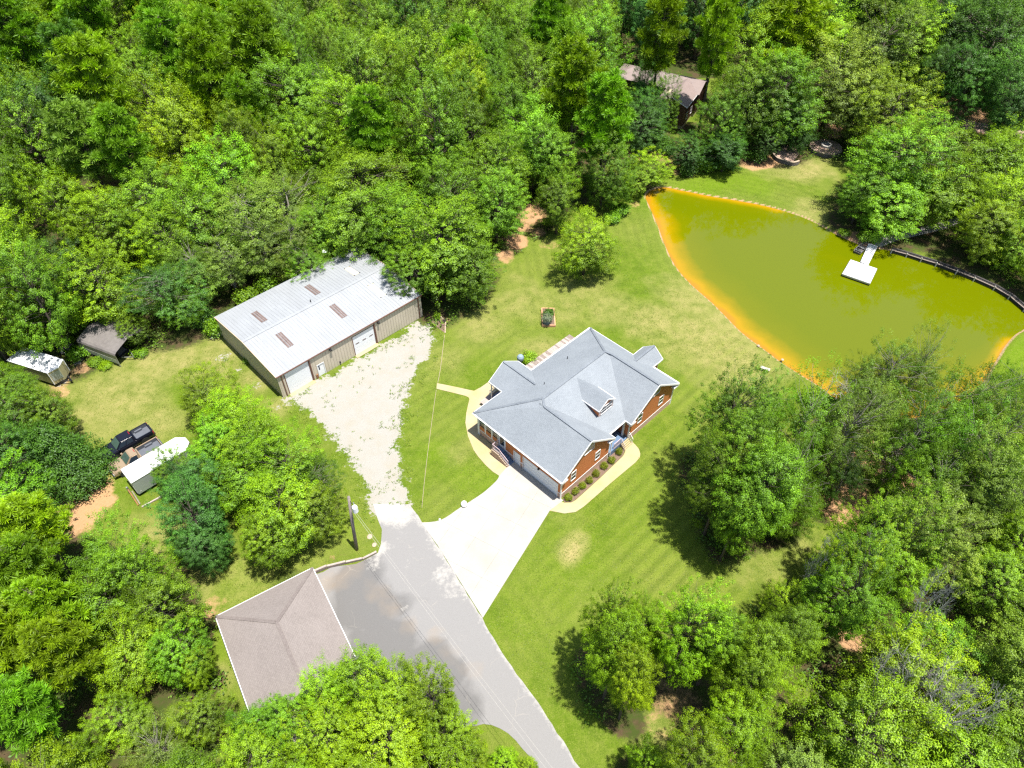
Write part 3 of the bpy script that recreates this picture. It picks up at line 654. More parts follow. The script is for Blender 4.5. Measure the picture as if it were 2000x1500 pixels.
# ---------------------------------------------------------------- trees: prototypes
def leaf_mat(name, trans=.24, yel=(1.45, 1.25, .75), rough=.5):
    m, nt, p = new_mat(name); nt.nodes.remove(p); out = nt.nodes["Material Output"]
    oi = N(nt, "ShaderNodeObjectInfo"); t = attr(nt, 'tint'); r = oi.outputs["Random"]
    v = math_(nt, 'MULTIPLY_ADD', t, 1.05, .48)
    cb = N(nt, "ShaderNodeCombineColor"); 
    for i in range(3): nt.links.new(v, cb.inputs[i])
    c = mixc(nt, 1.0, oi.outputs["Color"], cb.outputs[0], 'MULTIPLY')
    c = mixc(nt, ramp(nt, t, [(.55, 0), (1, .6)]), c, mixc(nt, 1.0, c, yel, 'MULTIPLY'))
    hs = N(nt, "ShaderNodeHueSaturation"); nt.links.new(c, hs.inputs["Color"])
    nt.links.new(math_(nt, 'MULTIPLY_ADD', r, .018, .491), hs.inputs["Hue"]); nt.links.new(math_(nt, 'MULTIPLY_ADD', r, .3, .85), hs.inputs["Value"])
    c = hs.outputs["Color"]
    d = N(nt, "ShaderNodeBsdfDiffuse"); nt.links.new(c, d.inputs[0])
    tr = N(nt, "ShaderNodeBsdfTranslucent"); nt.links.new(mixc(nt, 1.0, c, (1.25, 1.2, .45), 'MULTIPLY'), tr.inputs[0])
    gl = N(nt, "ShaderNodeBsdfGlossy"); gl.inputs["Roughness"].default_value = rough; gl.inputs[0].default_value = (.9, .95, 1, 1)
    mx = N(nt, "ShaderNodeMixShader"); mx.inputs[0].default_value = trans; nt.links.new(d.outputs[0], mx.inputs[1]); nt.links.new(tr.outputs[0], mx.inputs[2])
    m2 = N(nt, "ShaderNodeMixShader"); m2.inputs[0].default_value = .018; nt.links.new(mx.outputs[0], m2.inputs[1]); nt.links.new(gl.outputs[0], m2.inputs[2])
    nt.links.new(m2.outputs[0], out.inputs[0]); return m
LEAF = leaf_mat('broad_leaves'); NEEDLE = leaf_mat('pine_needles', .25, (1.6, 1.55, .7)); FINE = leaf_mat('fine_leaves', .32, (1.25, 1.15, .9))

def unit(a): return a/np.maximum(np.linalg.norm(a, axis=-1, keepdims=True), 1e-9)
def leaves(P, Nrm, size, rng, aspect=.62, tint=None, jit=.7):
    "folded leaf quads at P, facing roughly Nrm"
    n = len(P); nr = unit(Nrm+rng.normal(0, jit, (n, 3))*.6); d = rng.normal(0, 1, (n, 3)); d = unit(d-nr*(d*nr).sum(1, keepdims=True)); s = np.cross(d, nr)
    L = size*rng.uniform(.7, 1.35, (n, 1)); Wd = L*aspect*.5; fold = nr*L*.10
    V = np.stack([P-d*L*.5, P+s*Wd+fold, P+d*L*.5, P-s*Wd+fold], 1).reshape(-1, 3)
    F = np.arange(n*4).reshape(n, 4); t = np.repeat(tint if tint is not None else rng.uniform(0, 1, n), 4)
    return V, F, t
def sph(rng, n, zmin=-1): 
    z = rng.uniform(zmin, 1, n); a = rng.uniform(0, 2*np.pi, n); r = np.sqrt(1-z*z); return np.c_[r*np.cos(a), r*np.sin(a), z]
def limb(mb, a, b, r0, r1, rng, sag=.12, n=5, k=4):
    a, b = np.array(a), np.array(b); L = np.linalg.norm(b-a); pts = []
    off = rng.normal(0, .06*L, 3)
    for i in range(k+1):
        t = i/k; p = a+(b-a)*t; p = p+off*math.sin(math.pi*t)+np.array([0, 0, sag*L])*math.sin(math.pi*t*.9)*(1-t)
        pts.append(p)
    mb.tube(pts, [r0+(r1-r0)*i/k for i in range(k+1)], n); return pts
def proto_broad(seed, R=4.5, H=12.0, nc=800, per=58, size=.130, crown0=.08, clr=.47, gap=.30, lump=1.0, peak=.46, mat=None):
    "uneven domed crown: leaf clumps on twigs, set through the outer part of a noisy envelope, with holes"
    rng = np.random.default_rng(seed); wood = MB(); z0, z1 = H*crown0, H
    lean = rng.normal(0, .05*R, 2); axis_ = lambda z: np.array([lean[0]*(z/H), lean[1]*(z/H), z])
    wood.tube([(0, 0, -.3), tuple(axis_(H*.2)), tuple(axis_(H*.45)+rng.normal(0, .12, 3)*[1, 1, 0]), tuple(axis_(H*.74)+rng.normal(0, .2, 3)*[1, 1, 0])], [.05*R+.06, .042*R+.03, .030*R, .010*R], 7)
    # low and middle frequency lumps of the envelope
    kd = unit(rng.normal(0, 1, (16, 3))); ks = np.r_[rng.uniform(2.0, 4.0, 8), rng.uniform(5.5, 10, 8)]; kp = rng.uniform(0, 6.28, 16); ka = np.r_[np.full(8, .075), np.full(8, .042)]*lump
    def env(d): return 1+(ka*np.sin(ks*(d@kd.T)*1.0+kp)).sum(1)
    gd = unit(rng.normal(0, 1, (10, 3))); gs = rng.uniform(1.1, 2.3, 10); gp_ = rng.uniform(0, 6.28, 10)
    def holes(p): return np.sin((p@gd.T)*gs+gp_).mean(1)
    n = nc*3; d = sph(rng, n, -.92); rad = rng.uniform(0, 1, n)**.42; rad = .30+.70*rad; e = env(d)*rad
    zc = z0+(z1-z0)*peak; az = np.where(d[:, 2] > 0, z1-zc, zc-z0); hr = R*np.where(d[:, 2] < 0, 1-.22*d[:, 2]**2, 1.0)
    P = np.c_[d[:, 0]*hr*e, d[:, 1]*hr*e, zc+d[:, 2]*az*e]; P[:, :2] += np.outer(P[:, 2]/H, lean)
    ok = (holes(P) > -.42+gap*.5) & (P[:, 2] > .25); P, d, rad = P[ok][:nc], d[ok][:nc], rad[ok][:nc]; m = len(P)
    for i in range(0, m, 7):
        zz = max(H*.12, min(H*.7, P[i, 2]-.35*np.hypot(P[i, 0], P[i, 1]))); limb(wood, axis_(zz), P[i], .008*R, .002*R, rng, .03, 4, 3)
    k = per; rc = clr*rng.uniform(.65, 1.4, (m, 1, 1)); o = rng.normal(0, 1, (m, k, 3)); o = o/np.linalg.norm(o, axis=2, keepdims=True)*rng.uniform(.15, 1, (m, k, 1))**.55
    od = d*np.array([1, 1, .6])+np.array([0, 0, .25]); st = unit(od)[:, None, :]*rng.uniform(-.7, .9, (m, k, 1))     # stretched along the twig
    o = (o*np.array([.78, .78, .5])+st*.75)*rc; o[:, :, 2] += .05*rc[:, :, 0]
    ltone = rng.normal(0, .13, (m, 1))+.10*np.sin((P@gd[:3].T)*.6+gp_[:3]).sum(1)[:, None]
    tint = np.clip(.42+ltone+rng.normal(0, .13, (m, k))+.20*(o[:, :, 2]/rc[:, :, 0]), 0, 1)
    nn = np.array([0, 0, .7])+d[:, None, :]*.45+o/rc*.9
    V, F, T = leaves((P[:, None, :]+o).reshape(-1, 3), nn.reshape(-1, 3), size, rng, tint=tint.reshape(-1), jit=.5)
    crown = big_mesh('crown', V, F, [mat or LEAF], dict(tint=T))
    return wood.mesh('trunk', M['bark'], smooth=True), crown, R, H
def proto_pine(seed, R=4.0, H=17.0, crown0=.42):
    rng = np.random.default_rng(seed); wood = MB(); lean = rng.normal(0, .25, 2)
    ax = lambda z: np.array([lean[0]*(z/H)**2, lean[1]*(z/H)**2, z])
    wood.tube([tuple(ax(z)) for z in np.linspace(-.3, H*.97, 8)], list(np.linspace(.26, .04, 8)), 8)
    P, D, S = [], [], []
    z = H*crown0
    while z < H*.985:
        f = (z/H-crown0)/(1-crown0); prof = (math.sin(math.pi*min(1, .20+.62*f))**.8) * (1-.55*f*f); nb = rng.integers(4, 7)
        a0 = rng.uniform(0, 6.28)
        for b in range(nb):
            a = a0+6.28*b/nb+rng.normal(0, .25); Lb = max(.5, R*prof*rng.uniform(.6, 1.08)); rise = rng.uniform(.08, .42)*Lb*(.5+f)
            p0 = ax(z); p1 = p0+np.array([math.cos(a)*Lb, math.sin(a)*Lb, rise]); limb(wood, p0, p1, .06, .02, rng, -.02, 4, 3)
            nt_ = max(3, int(Lb*3.4))
            for k in range(nt_):
                t = .38+.62*(k+rng.random())/nt_; q = p0+(p1-p0)*t; sp = .30*Lb*(1.1-t*.55)
                q = q+np.array([-math.sin(a), math.cos(a), 0])*rng.uniform(-1, 1)*sp+np.array([0, 0, rng.uniform(-.05, .45)])
                P.append(q); D.append(np.array([math.cos(a)*.55, math.sin(a)*.55, .75])); S.append(rng.uniform(.75, 1.25))
        z += rng.uniform(.55, .95)*(1-.35*f)
    P, D, S = np.array(P), np.array(D), np.array(S); nd = 46; n = len(P)
    dirs = unit(np.repeat(D, nd, 0)*.75+rng.normal(0, .62, (n*nd, 3))); c = np.repeat(P, nd, 0)+dirs*.10; L = np.repeat(S, nd)[:, None]*.52*rng.uniform(.7, 1.15, (n*nd, 1))
    sd = unit(np.cross(dirs, rng.normal(0, 1, (n*nd, 3)))); w = .055
    V = np.stack([c-sd*w*.5, c+sd*w*.5, c+dirs*L+sd*w*.35, c+dirs*L-sd*w*.35], 1).reshape(-1, 3); F = np.arange(len(V)).reshape(-1, 4)
    tt = np.clip(np.repeat(.60+rng.normal(0, .15, n), nd)+rng.normal(0, .10, n*nd), 0, 1)
    crown = big_mesh('crown', V, F, [NEEDLE], dict(tint=np.repeat(tt, 4)))
    return wood.mesh('trunk', M['bark'], smooth=True), crown, R, H
def proto_cedar(seed, R=4.2, H=9.0):
    rng = np.random.default_rng(seed); wood = MB(); wood.tube([(0, 0, -.3), (0, 0, H*.5), (.1, 0, H*.95)], [.22, .14, .03], 7)
    Vs, Fs, Ts, off = [], [], [], 0
    for i in range(560):
        f = rng.random()**1.25; z = H*(.04+.93*f); prof = R*(1-f)**.62*(.82+.18*math.sin(7*f)); a = rng.uniform(0, 6.28); r = prof*rng.uniform(.55, 1.05)
        c = np.array([math.cos(a)*r, math.sin(a)*r, z+rng.normal(0, .15)]); od = np.array([math.cos(a), math.sin(a), 0])
        if i % 5 == 0: limb(wood, (0, 0, z-.15*r), c, .05, .012, rng, -.03, 4, 2)
        k = 52; t = rng.uniform(-.2, 1, k)[:, None]; o = od*t*.75+rng.normal(0, 1, (k, 3))*np.array([.24, .24, .11])+np.array([0, 0, .12])-np.array([0, 0, .28])*t**2
        tint = np.clip(.45+rng.normal(0, .13)+rng.normal(0, .12, k), 0, 1)
        V, F, T = leaves(c+o, np.array([0, 0, 1.])+od*.6, .20, rng, .5, tint); Vs.append(V); Fs.append(F+off); Ts.append(T); off += len(V)
    return wood.mesh('trunk', M['bark'], smooth=True), big_mesh('crown', np.vstack(Vs), np.vstack(Fs), [FINE], dict(tint=np.concatenate(Ts))), R, H
def proto_dead(seed, R=2.6, H=8.0):
    rng = np.random.default_rng(seed); tr = MB(); br = MB(); tr.tube([(0, 0, -.3), (.1, .05, H*.3), (.2, -.1, H*.55)], [.17, .13, .09], 6)
    def grow(p, d, L, r, lv):
        if lv == 0 or L < .25: return
        q = p+d*L; m = (p+q)/2+rng.normal(0, .06*L, 3); br.tube([p, m, q], [r, r*.8, r*.6], 4)
        for _ in range(rng.integers(2, 5)):
            nd = unit((d+rng.normal(0, .55, 3)+np.array([0, 0, .12]))[None])[0]; grow(q if rng.random() < .7 else m, nd, L*rng.uniform(.55, .85), r*.6, lv-1)
    for k in range(6):
        a = 6.28*k/6+rng.normal(0, .3); grow(np.array([.2, -.1, H*.55])*np.array([1, 1, rng.uniform(.6, 1)]), unit(np.array([[math.cos(a)*.8, math.sin(a)*.8, .8]]))[0], H*.2, .06, 5)
    return tr.mesh('trunk', M['dead'], smooth=True), br.mesh('branches', M['dead']), R, H
PROTO = dict(
 broad=[proto_broad(1), proto_broad(2, lump=1.35, gap=.4), proto_broad(3, H=12.5, clr=.52, peak=.5), proto_broad(4, nc=920, per=52, clr=.42, lump=1.2), proto_broad(5, size=.14, nc=740, clr=.50, gap=.45, lump=1.4), proto_broad(6, clr=.54, peak=.40, lump=1.1)],
 airy=[proto_broad(21, nc=760, per=50, size=.115, clr=.48, gap=.55, lump=1.5, mat=FINE), proto_broad(22, nc=800, per=46, size=.112, clr=.45, gap=.5, lump=1.6, mat=FINE), proto_broad(23, nc=720, per=52, size=.118, clr=.52, gap=.6, lump=1.4, mat=FINE)],
 tall=[proto_broad(71, H=15, crown0=.27, nc=960), proto_broad(72, H=15, crown0=.24, nc=960, lump=1.35, gap=.4), proto_broad(73, H=15, crown0=.30, nc=920, clr=.52), proto_broad(74, H=15, crown0=.22, nc=1000, clr=.43, lump=1.3)],
 pine=[proto_pine(31), proto_pine(32, R=4.2, crown0=.36), proto_pine(33, R=3.8, crown0=.48)],
 cedar=[proto_cedar(41)], dead=[proto_dead(51), proto_dead(52), proto_dead(53)])
for _me in [q[0] for q in PROTO['airy']]: _me.materials[0] = M['bark_pale']
TONE = dict(bright=(.165, .288, .005), mid=(.118, .238, .007), dark=(.056, .138, .012), pale=(.150, .242, .022), blue=(.066, .175, .022))
TNAME = dict(bright='bright yellow-green', mid='mid-green', dark='dark green', pale='pale grey-green', blue='bluish green')
KNAME = dict(tall='broadleaf tree', broad='broadleaf tree', airy='thin-crowned tree', pine='pine tree', cedar='dense cone-shaped tree', dead='bare dead tree')
ONAME = dict(tall='broadleaf_tree', broad='broadleaf_tree', airy='thin_crowned_tree', pine='pine_tree', cedar='cedar_tree', dead='dead_tree')
MARKS = [('metal workshop', 620, 610), ('grey-roofed house', 1110, 780), ('taupe hip-roofed building', 570, 1240), ('brown house', 1290, 190), ('pond', 1600, 540), ('parked pickups', 250, 870), ('utility pole', 690, 1020), ('round fire pit', 1613, 287),
         ('grey carport', 215, 675), ('lawn dry patch', 1112, 1075), ("photo's top left corner", 0, 0), ("photo's top right corner", 2000, 0), ("photo's bottom left corner", 0, 1500), ("photo's bottom right corner", 2000, 1500), ("photo's top edge", 800, 0), ("photo's bottom edge", 1150, 1500), ("photo's left edge", 0, 300), ("photo's right edge", 2000, 900), ('workshop back wall', 540, 480), ('driveway foot', 950, 1210)]
ORD = ['', 'the nearest', 'second nearest', 'third nearest', 'fourth nearest', 'fifth nearest', 'sixth nearest', 'seventh nearest', 'eighth nearest', 'ninth nearest', 'tenth nearest', 'eleventh nearest', 'twelfth nearest']+['%s nearest' % w for w in ('thirteenth', 'fourteenth', 'fifteenth', 'sixteenth', 'seventeenth', 'eighteenth', 'nineteenth', 'twentieth', 'twenty-first', 'twenty-second', 'twenty-third', 'twenty-fourth', 'twenty-fifth', 'twenty-sixth', 'twenty-seventh', 'twenty-eighth', 'twenty-ninth', 'thirtieth', 'thirty-first', 'thirty-second', 'thirty-third', 'thirty-fourth', 'thirty-fifth', 'thirty-sixth', 'thirty-seventh', 'thirty-eighth', 'thirty-ninth', 'fortieth')]
seen = {}
def place_label(t):
    d = [(math.hypot(t['px']-x, t['py']-y), n, x, y) for n, x, y in MARKS]; dd, n, x, y = min(d); dx, dy = t['px']-x, t['py']-y
    if 'corner' in n or 'edge' in n: side = 'towards'
    elif abs(dx) > abs(dy)*1.2: side = 'right of' if dx > 0 else 'left of'
    else: side = 'below' if dy > 0 else 'above'
    return n, side, dd
for x, y, r, h in DEAD_AT: add_tree(x, y, r, 'dead', 'mid', h)
VIS = [t for t in TREES if -110 < t['px'] < 2110 and -100 < t['py'] < 1640]
for t in VIS: t['mk'] = place_label(t)
VIS.sort(key=lambda t: t['mk'][2])
def make_tree(t, i):
    k = t['kind']; tm, cm, R, Hh = PROTO[k][(i*7+int(t['px'])) % len(PROTO[k])]
    n, side, dd = t['mk']; key = (KNAME[k], t['tone'], n, side); seen[key] = seen.get(key, 0)+1
    tone = '' if k == 'dead' else TNAME[t['tone']]+' '
    lab = "%s%s %s the %s, %s such tree" % (tone if tone else 'pale ', KNAME[k], side, n, ORD[min(seen[key], 40)])
    if k == 'dead': lab = lab.replace('pale bare', 'pale bare')
    o = thing(ONAME[k], lab, 'tree', (t['x'], t['y'], 0), random.uniform(0, 6.28), {'tall': 'broadleaf trees of the woods and yards', 'broad': 'broadleaf trees of the woods and yards', 'airy': 'thin-crowned trees of the woods and yards', 'pine': 'pines of the woods', 'cedar': None, 'dead': 'dead bare trees among the green ones'}[k])
    o.scale = (t['R']/R, t['R']/R*random.uniform(.92, 1.08), t['H']/Hh)
    tr = link('trunk', tm, o); cr = link('branches' if k == 'dead' else 'crown', cm, o)
    c = TONE[t['tone']]; f = random.uniform(.78, 1.15); cr.color = (c[0]*f*random.uniform(.92, 1.08), c[1]*f, c[2]*f*random.uniform(.8, 1.3), 1)
for i, t in enumerate(VIS): make_tree(t, i)
print('TREES', len(VIS))
# ---------------------------------------------------------------- house with the grey roof (local axes u, v)
house = thing('house', 'orange-brown house with complex grey-blue shingle roof, front dormer and attached garage', 'house', (*HO, 0), HT)
ZE, ZM, Z1, Z2 = 3.69, 7.04, 6.96, 6.89
U1, U2, U3, V1, VM, UA, UB = 8.80, 20.72, 11.60, 13.97, 7.79, 5.11, 15.78
roof = MB(); T_ = .16
roof.slab([(0, 0, ZE), (4.4, 0, Z1), (4.4, 6.9, Z1), (0, 6.9, ZE)], T_)
roof.slab([(0, 6.9, ZE), (4.4, 6.9, Z1), (0, V1, ZE)], T_); roof.slab([(4.4, 6.9, Z1), (UA, VM, ZM), (0, V1, ZE)], T_)
roof.slab([(0, V1, ZE), (UA, VM, ZM), (UB, VM, ZM), (U2, V1, ZE)], T_)
roof.slab([(U1, 0, ZE), (U1, .84, ZE), (4.4, 7.55, Z1), (4.4, 0, Z1)], T_)
roof.slab([(U1, .84, ZE), (U3, .84, ZE), (16.16, 7.45, Z2), (UB, VM, ZM), (UA, VM, ZM), (4.4, 7.6, Z1)], T_)
roof.slab([(U3, -.06, ZE), (16.16, -.06, Z2), (16.16, 7.45, Z2), (U3, .84, ZE)], T_)
roof.slab([(U2, -.06, ZE), (U2, 6.9, ZE), (16.16, 6.9, Z2), (16.16, -.06, Z2)], T_)
roof.slab([(U2, 6.9, ZE), (U2, V1, ZE), (16.16, 6.9, Z2)], T_); roof.slab([(U2, V1, ZE), (UB, VM, ZM), (16.16, 6.9, Z2)], T_)
# back porch gable, side bay gable
roof.slab([(4.75, 13.9, ZE-.01), (4.75, 16.25, ZE-.01), (7.22, 16.25, 5.42), (7.22, 10.8, 5.42)], T_)
roof.slab([(9.72, 13.9, ZE-.01), (9.72, 16.25, ZE-.01), (7.22, 16.25, 5.42), (7.22, 10.8, 5.42)], T_)
roof.slab([(20.6, 3.88, ZE+.02), (22.72, 3.88, ZE+.02), (22.72, 5.39, 4.95), (18.7, 5.39, 4.95)], T_)
roof.slab([(20.6, 6.9, ZE+.02), (22.72, 6.9, ZE+.02), (22.72, 5.39, 4.95), (18.7, 5.39, 4.95)], T_)
R_ = roof.build('roof', M['shingle'], house)
caps = MB()
for a, b in [((4.4, 0, Z1), (4.4, 6.9, Z1)), ((4.4, 6.9, Z1), (UA, VM, ZM)), ((UA, VM, ZM), (UB, VM, ZM)), ((16.16, -.06, Z2), (16.16, 6.9, Z2)), ((UB, VM, ZM), (16.16, 6.9, Z2)), ((0, V1, ZE), (UA, VM, ZM)), ((U2, V1, ZE), (UB, VM, ZM)), ((7.22, 10.9, 5.42), (7.22, 16.25, 5.42)), ((18.9, 5.39, 4.95), (22.72, 5.39, 4.95))]:
    a = Vector(a)+Vector((0, 0, .015)); b = Vector(b)+Vector((0, 0, .015)); caps.bar(a, b, .28, .05)
caps.build('ridge_cap', M['shingle'], R_)
vent = MB(); vent.tube([(13.2, 11.3, 5.0), (13.2, 11.3, 5.55)], .05); vent.build('vent_pipe', M['dark_metal'], R_)
vent = MB(); vent.tube([(7.6, 9.9, 5.7), (7.6, 9.9, 6.2)], .05); vent.build('vent_pipe', M['dark_metal'], R_)
# walls (outer skin boxes, butted)
zs = .95
def wallseg(mb, a, b, z0, z1, t=.2, side=1):
    a = Vector((a[0], a[1], 0)); b = Vector((b[0], b[1], 0)); d = (b-a).normalized(); n = Vector((-d.y, d.x, 0))*t*side
    q = [a, b, b+n, a+n]
    if side < 0: q = q[::-1]
    mb.prism([(p.x, p.y) for p in q], z0, z1)
L0, L1_, V0, W0, W1, PV = .38, 20.34, .34, 8.42, 11.98, 3.0
VB = 13.59
w = MB(); b = MB()
outline = [((L0, VB), (L0, V0), -1), ((L0+.2, V0), (W0, V0), 1), ((W0, V0+.2), (W0, PV), 1), ((W0, PV), (W1, PV), 1), ((W1, PV), (W1, V0+.2), 1), ((W1, V0), (L1_, V0), 1), ((L1_, V0+.2), (L1_, VB), 1), ((L1_-.2, VB), (L0+.2, VB), 1)]
for i, (p, q, s) in enumerate(outline):
    s = 1
    if i == 0: continue
    wallseg(w, p, q, zs, ZE-.12 if i not in (3,) else ZE+.9, .2, s); wallseg(b, p, q, -.1, zs, .2, s)
# garage-side wall has its openings cut: built in stretches of v
opn = [(.93, 6.09, 0, 2.25), (6.67, 7.58, 0, 2.02), (9.08, 10.12, .85, 2.95), (10.24, 11.13, 1.75, 2.95), (11.32, 12.22, 1.75, 2.95), (12.45, 13.32, 1.75, 2.95)]
cuts = [V0] + [c for o_ in opn for c in o_[:2]] + [VB]
def gwall(v0, v1, z0, z1):
    if z1-z0 < .01: return
    if z0 < zs: b.box(L0, L0+.2, v0, v1, z0, min(zs, z1))
    if z1 > zs: w.box(L0, L0+.2, v0, v1, max(zs, z0), z1)
for i in range(0, len(cuts), 2): gwall(cuts[i], cuts[i+1], -.1, ZE-.12)
for v0, v1, z0, z1 in opn: gwall(v0, v1, -.1 if z0 > 0 else 0, z0); gwall(v0, v1, z1, ZE-.12)
for (ul, ur, zt, vv) in ((L0+.2, W0, Z1, V0), (W1, L1_-.2, Z2, V0)):    # gable triangles
    um = (ul+ur)/2; zb = ZE-.12
    w.hexa([(ul-.18, vv, zb), (ur+.18, vv, zb), (ur+.18, vv+.2, zb), (ul-.18, vv+.2, zb)], [(um-.02, vv, zt-.28), (um+.02, vv, zt-.28), (um+.02, vv+.2, zt-.28), (um-.02, vv+.2, zt-.28)])
# bay, back porch walls
for p, q in (((20.34, 4.2), (22.4, 4.2)), ((22.4, 4.2), (22.4, 6.6)), ((22.4, 6.6), (20.34, 6.6))): wallseg(w, p, q, zs, ZE, .15); wallseg(b, p, q, -.1, zs, .15)
w.hexa([(22.3, 4.2, ZE), (22.4, 4.2, ZE), (22.4, 6.6, ZE), (22.3, 6.6, ZE)], [(22.3, 5.38, 4.72), (22.4, 5.38, 4.72), (22.4, 5.40, 4.72), (22.3, 5.40, 4.72)])
for p, q in (((6.9, 13.6), (6.9, 15.9)), ((9.4, 15.9), (9.4, 13.6)), ((6.9, 15.9), (9.4, 15.9))): wallseg(w, p, q, .6, ZE-.1, .12, -1 if p[1] > 15 and q[1] > 15 else 1)
w.build('siding', M['siding'], house); b.build('foundation', M['brick'], house)
# trim: fascia, gutters, corner boards, water table
tr = MB()
def fascia(a, b_, drop=.2, off=0): tr.bar(Vector(a)-Vector((0, 0, .10)), Vector(b_)-Vector((0, 0, .10)), .05, .20)
for a, b_ in [((-.03, .0, ZE), (-.03, V1, ZE)), ((0, V1+.03, ZE), (4.7, V1+.03, ZE)), ((9.8, V1+.03, ZE), (U2, V1+.03, ZE)), ((U2+.03, V1, ZE), (U2+.03, 6.9, ZE)), ((U2+.03, 3.9, ZE), (U2+.03, -.06, ZE)), ((U1, .81, ZE), (U3, .81, ZE)), ((U1+.02, 0, ZE), (U1+.02, .8, ZE)), ((U3-.02, -.06, ZE), (U3-.02, .8, ZE)),
             ((0, -.03, ZE), (4.4, -.03, Z1)), ((4.4, -.03, Z1), (U1, -.03, ZE)), ((U3, -.09, ZE), (16.16, -.09, Z2)), ((16.16, -.09, Z2), (U2, -.09, ZE)), ((4.75-.03, 14, ZE), (4.75-.03, 16.25, ZE)), ((9.75, 14, ZE), (9.75, 16.25, ZE)), ((4.75, 16.28, ZE), (7.22, 16.28, 5.42)), ((7.22, 16.28, 5.42), (9.72, 16.28, ZE)), ((20.7, 3.85, ZE+.02), (22.72, 3.85, ZE+.02)), ((20.7, 6.93, ZE+.02), (22.72, 6.93, ZE+.02)), ((22.75, 3.88, ZE+.02), (22.75, 5.39, 4.95)), ((22.75, 5.39, 4.95), (22.75, 6.9, ZE+.02))]: fascia(a, b_)
tr.each('fascia', M['trim'], house)
gu = MB()
for a, b_ in [((-.09, .02, ZE-.03), (-.09, V1, ZE-.03)), ((9.85, V1+.1, ZE-.03), (U2, V1+.1, ZE-.03)), ((U1+.1, .74, ZE-.03), (U3-.1, .74, ZE-.03)), ((U2+.09, 0, ZE-.03), (U2+.09, 3.8, ZE-.03))]: gu.bar(a, b_, .11, .09)
gu.each('gutter', M['trim'], house)
ret = MB()          # boxed eave returns at the gable corners
for u0_, u1_, v_ in ((-.03, .95, -.02), (7.85, U1+.03, -.02), (U3-.03, 12.5, -.08), (19.8, U2+.03, -.08)): ret.box(u0_, u1_, v_, .5, ZE-.36, ZE-.17)
ret.each('eave_return', M['trim'], house)
cb = MB()
for u_, v_ in ((L0-.015, V0-.015), (W0-.10, V0-.015), (W1-.015, V0-.015), (L1_-.10, V0-.015), (L0-.015, VB-.1)): cb.box(u_, u_+.115, v_, v_+.115, -.05, ZE-.2)
cb.box(22.3, 22.42, 4.18, 4.3, -.05, ZE-.1)
cb.each('corner_board', M['trim'], house)
bd = MB(); bd.box(L0+.1, W0-.1, V0-.03, V0-.002, .9, 1.02); bd.box(W1+.1, L1_-.1, V0-.03, V0-.002, .9, 1.02)
for v0, v1 in ((V0+.1, .93), (6.09+.12, 6.67-.12), (7.58+.1, 9.08-.1), (10.12+.1, VB-.1)): bd.box(L0-.03, L0-.002, v0, v1, .9, 1.0)
bd.each('water_table', M['trim'], house)
ds = MB()
for u_, v_ in ((L0-.10, .32), (W0+.03, .12), (L1_+.03, .3), (L0-.10, 13.3)): ds.box(u_, u_+.08, v_, v_+.08, 0, ZE-.3)
ds.each('downspout', M['trim'], house)
# windows
def window(parent, o, du, wd, hg, nrm, divider=False, name='window'):
    "o lower-left corner, du unit vector along the wall, nrm outward"
    o = Vector(o); du = Vector(du); nv = Vector(nrm); up = Vector((0, 0, 1)); t = .07
    f = MB()
    def bx(mb, s0, s1, z0, z1, d0, d1):
        q = [o+du*s0+nv*d0, o+du*s1+nv*d0, o+du*s1+nv*d1, o+du*s0+nv*d1]
        c = (q[1]-q[0]).cross(q[2]-q[1]).z
        if c < 0: q = q[::-1]
        mb.hexa([p+up*z0 for p in q], [p+up*z1 for p in q])
    bx(f, -t, 0, -t, hg+t, -.02, .045); bx(f, wd, wd+t, -t, hg+t, -.02, .045); bx(f, 0, wd, -t, 0, -.02, .06); bx(f, 0, wd, hg, hg+t, -.02, .05)
    bx(f, 0, wd, hg*.5-.025, hg*.5+.025, -.02, .03)
    if divider: bx(f, wd/2-.03, wd/2+.03, 0, hg, -.02, .035)
    fo = f.build(name, M['trim'], parent)
    for z0, z1 in ((0, hg*.5-.025), (hg*.5+.025, hg)):
        p = MB(); bx(p, 0, wd, z0, z1, -.02, .012); p.build('pane', M['glass'], fo)
    return fo
for (u_, z_, w_, h_) in ((1.88, 1.95, .72, 1.3), (5.93, 1.95, .72, 1.25), (3.86, 4.72, .72, 1.27), (4.63, 4.72, .72, 1.27), (13.5, 2.02, .72, 1.3), (17.52, 2.02, .78, 1.28), (15.44, 4.8, .74, 1.3), (16.3, 4.8, .74, 1.3)):
    window(house, (u_, V0-.005, z_), (1, 0, 0), w_, h_, (0, -1, 0))
for v0, v1, z0, z1 in opn[3:]:
    window(house, (L0+.06, v1-.05, z0), (0, -1, 0), v1-v0-.1, z1-z0-.08, (-1, 0, 0))
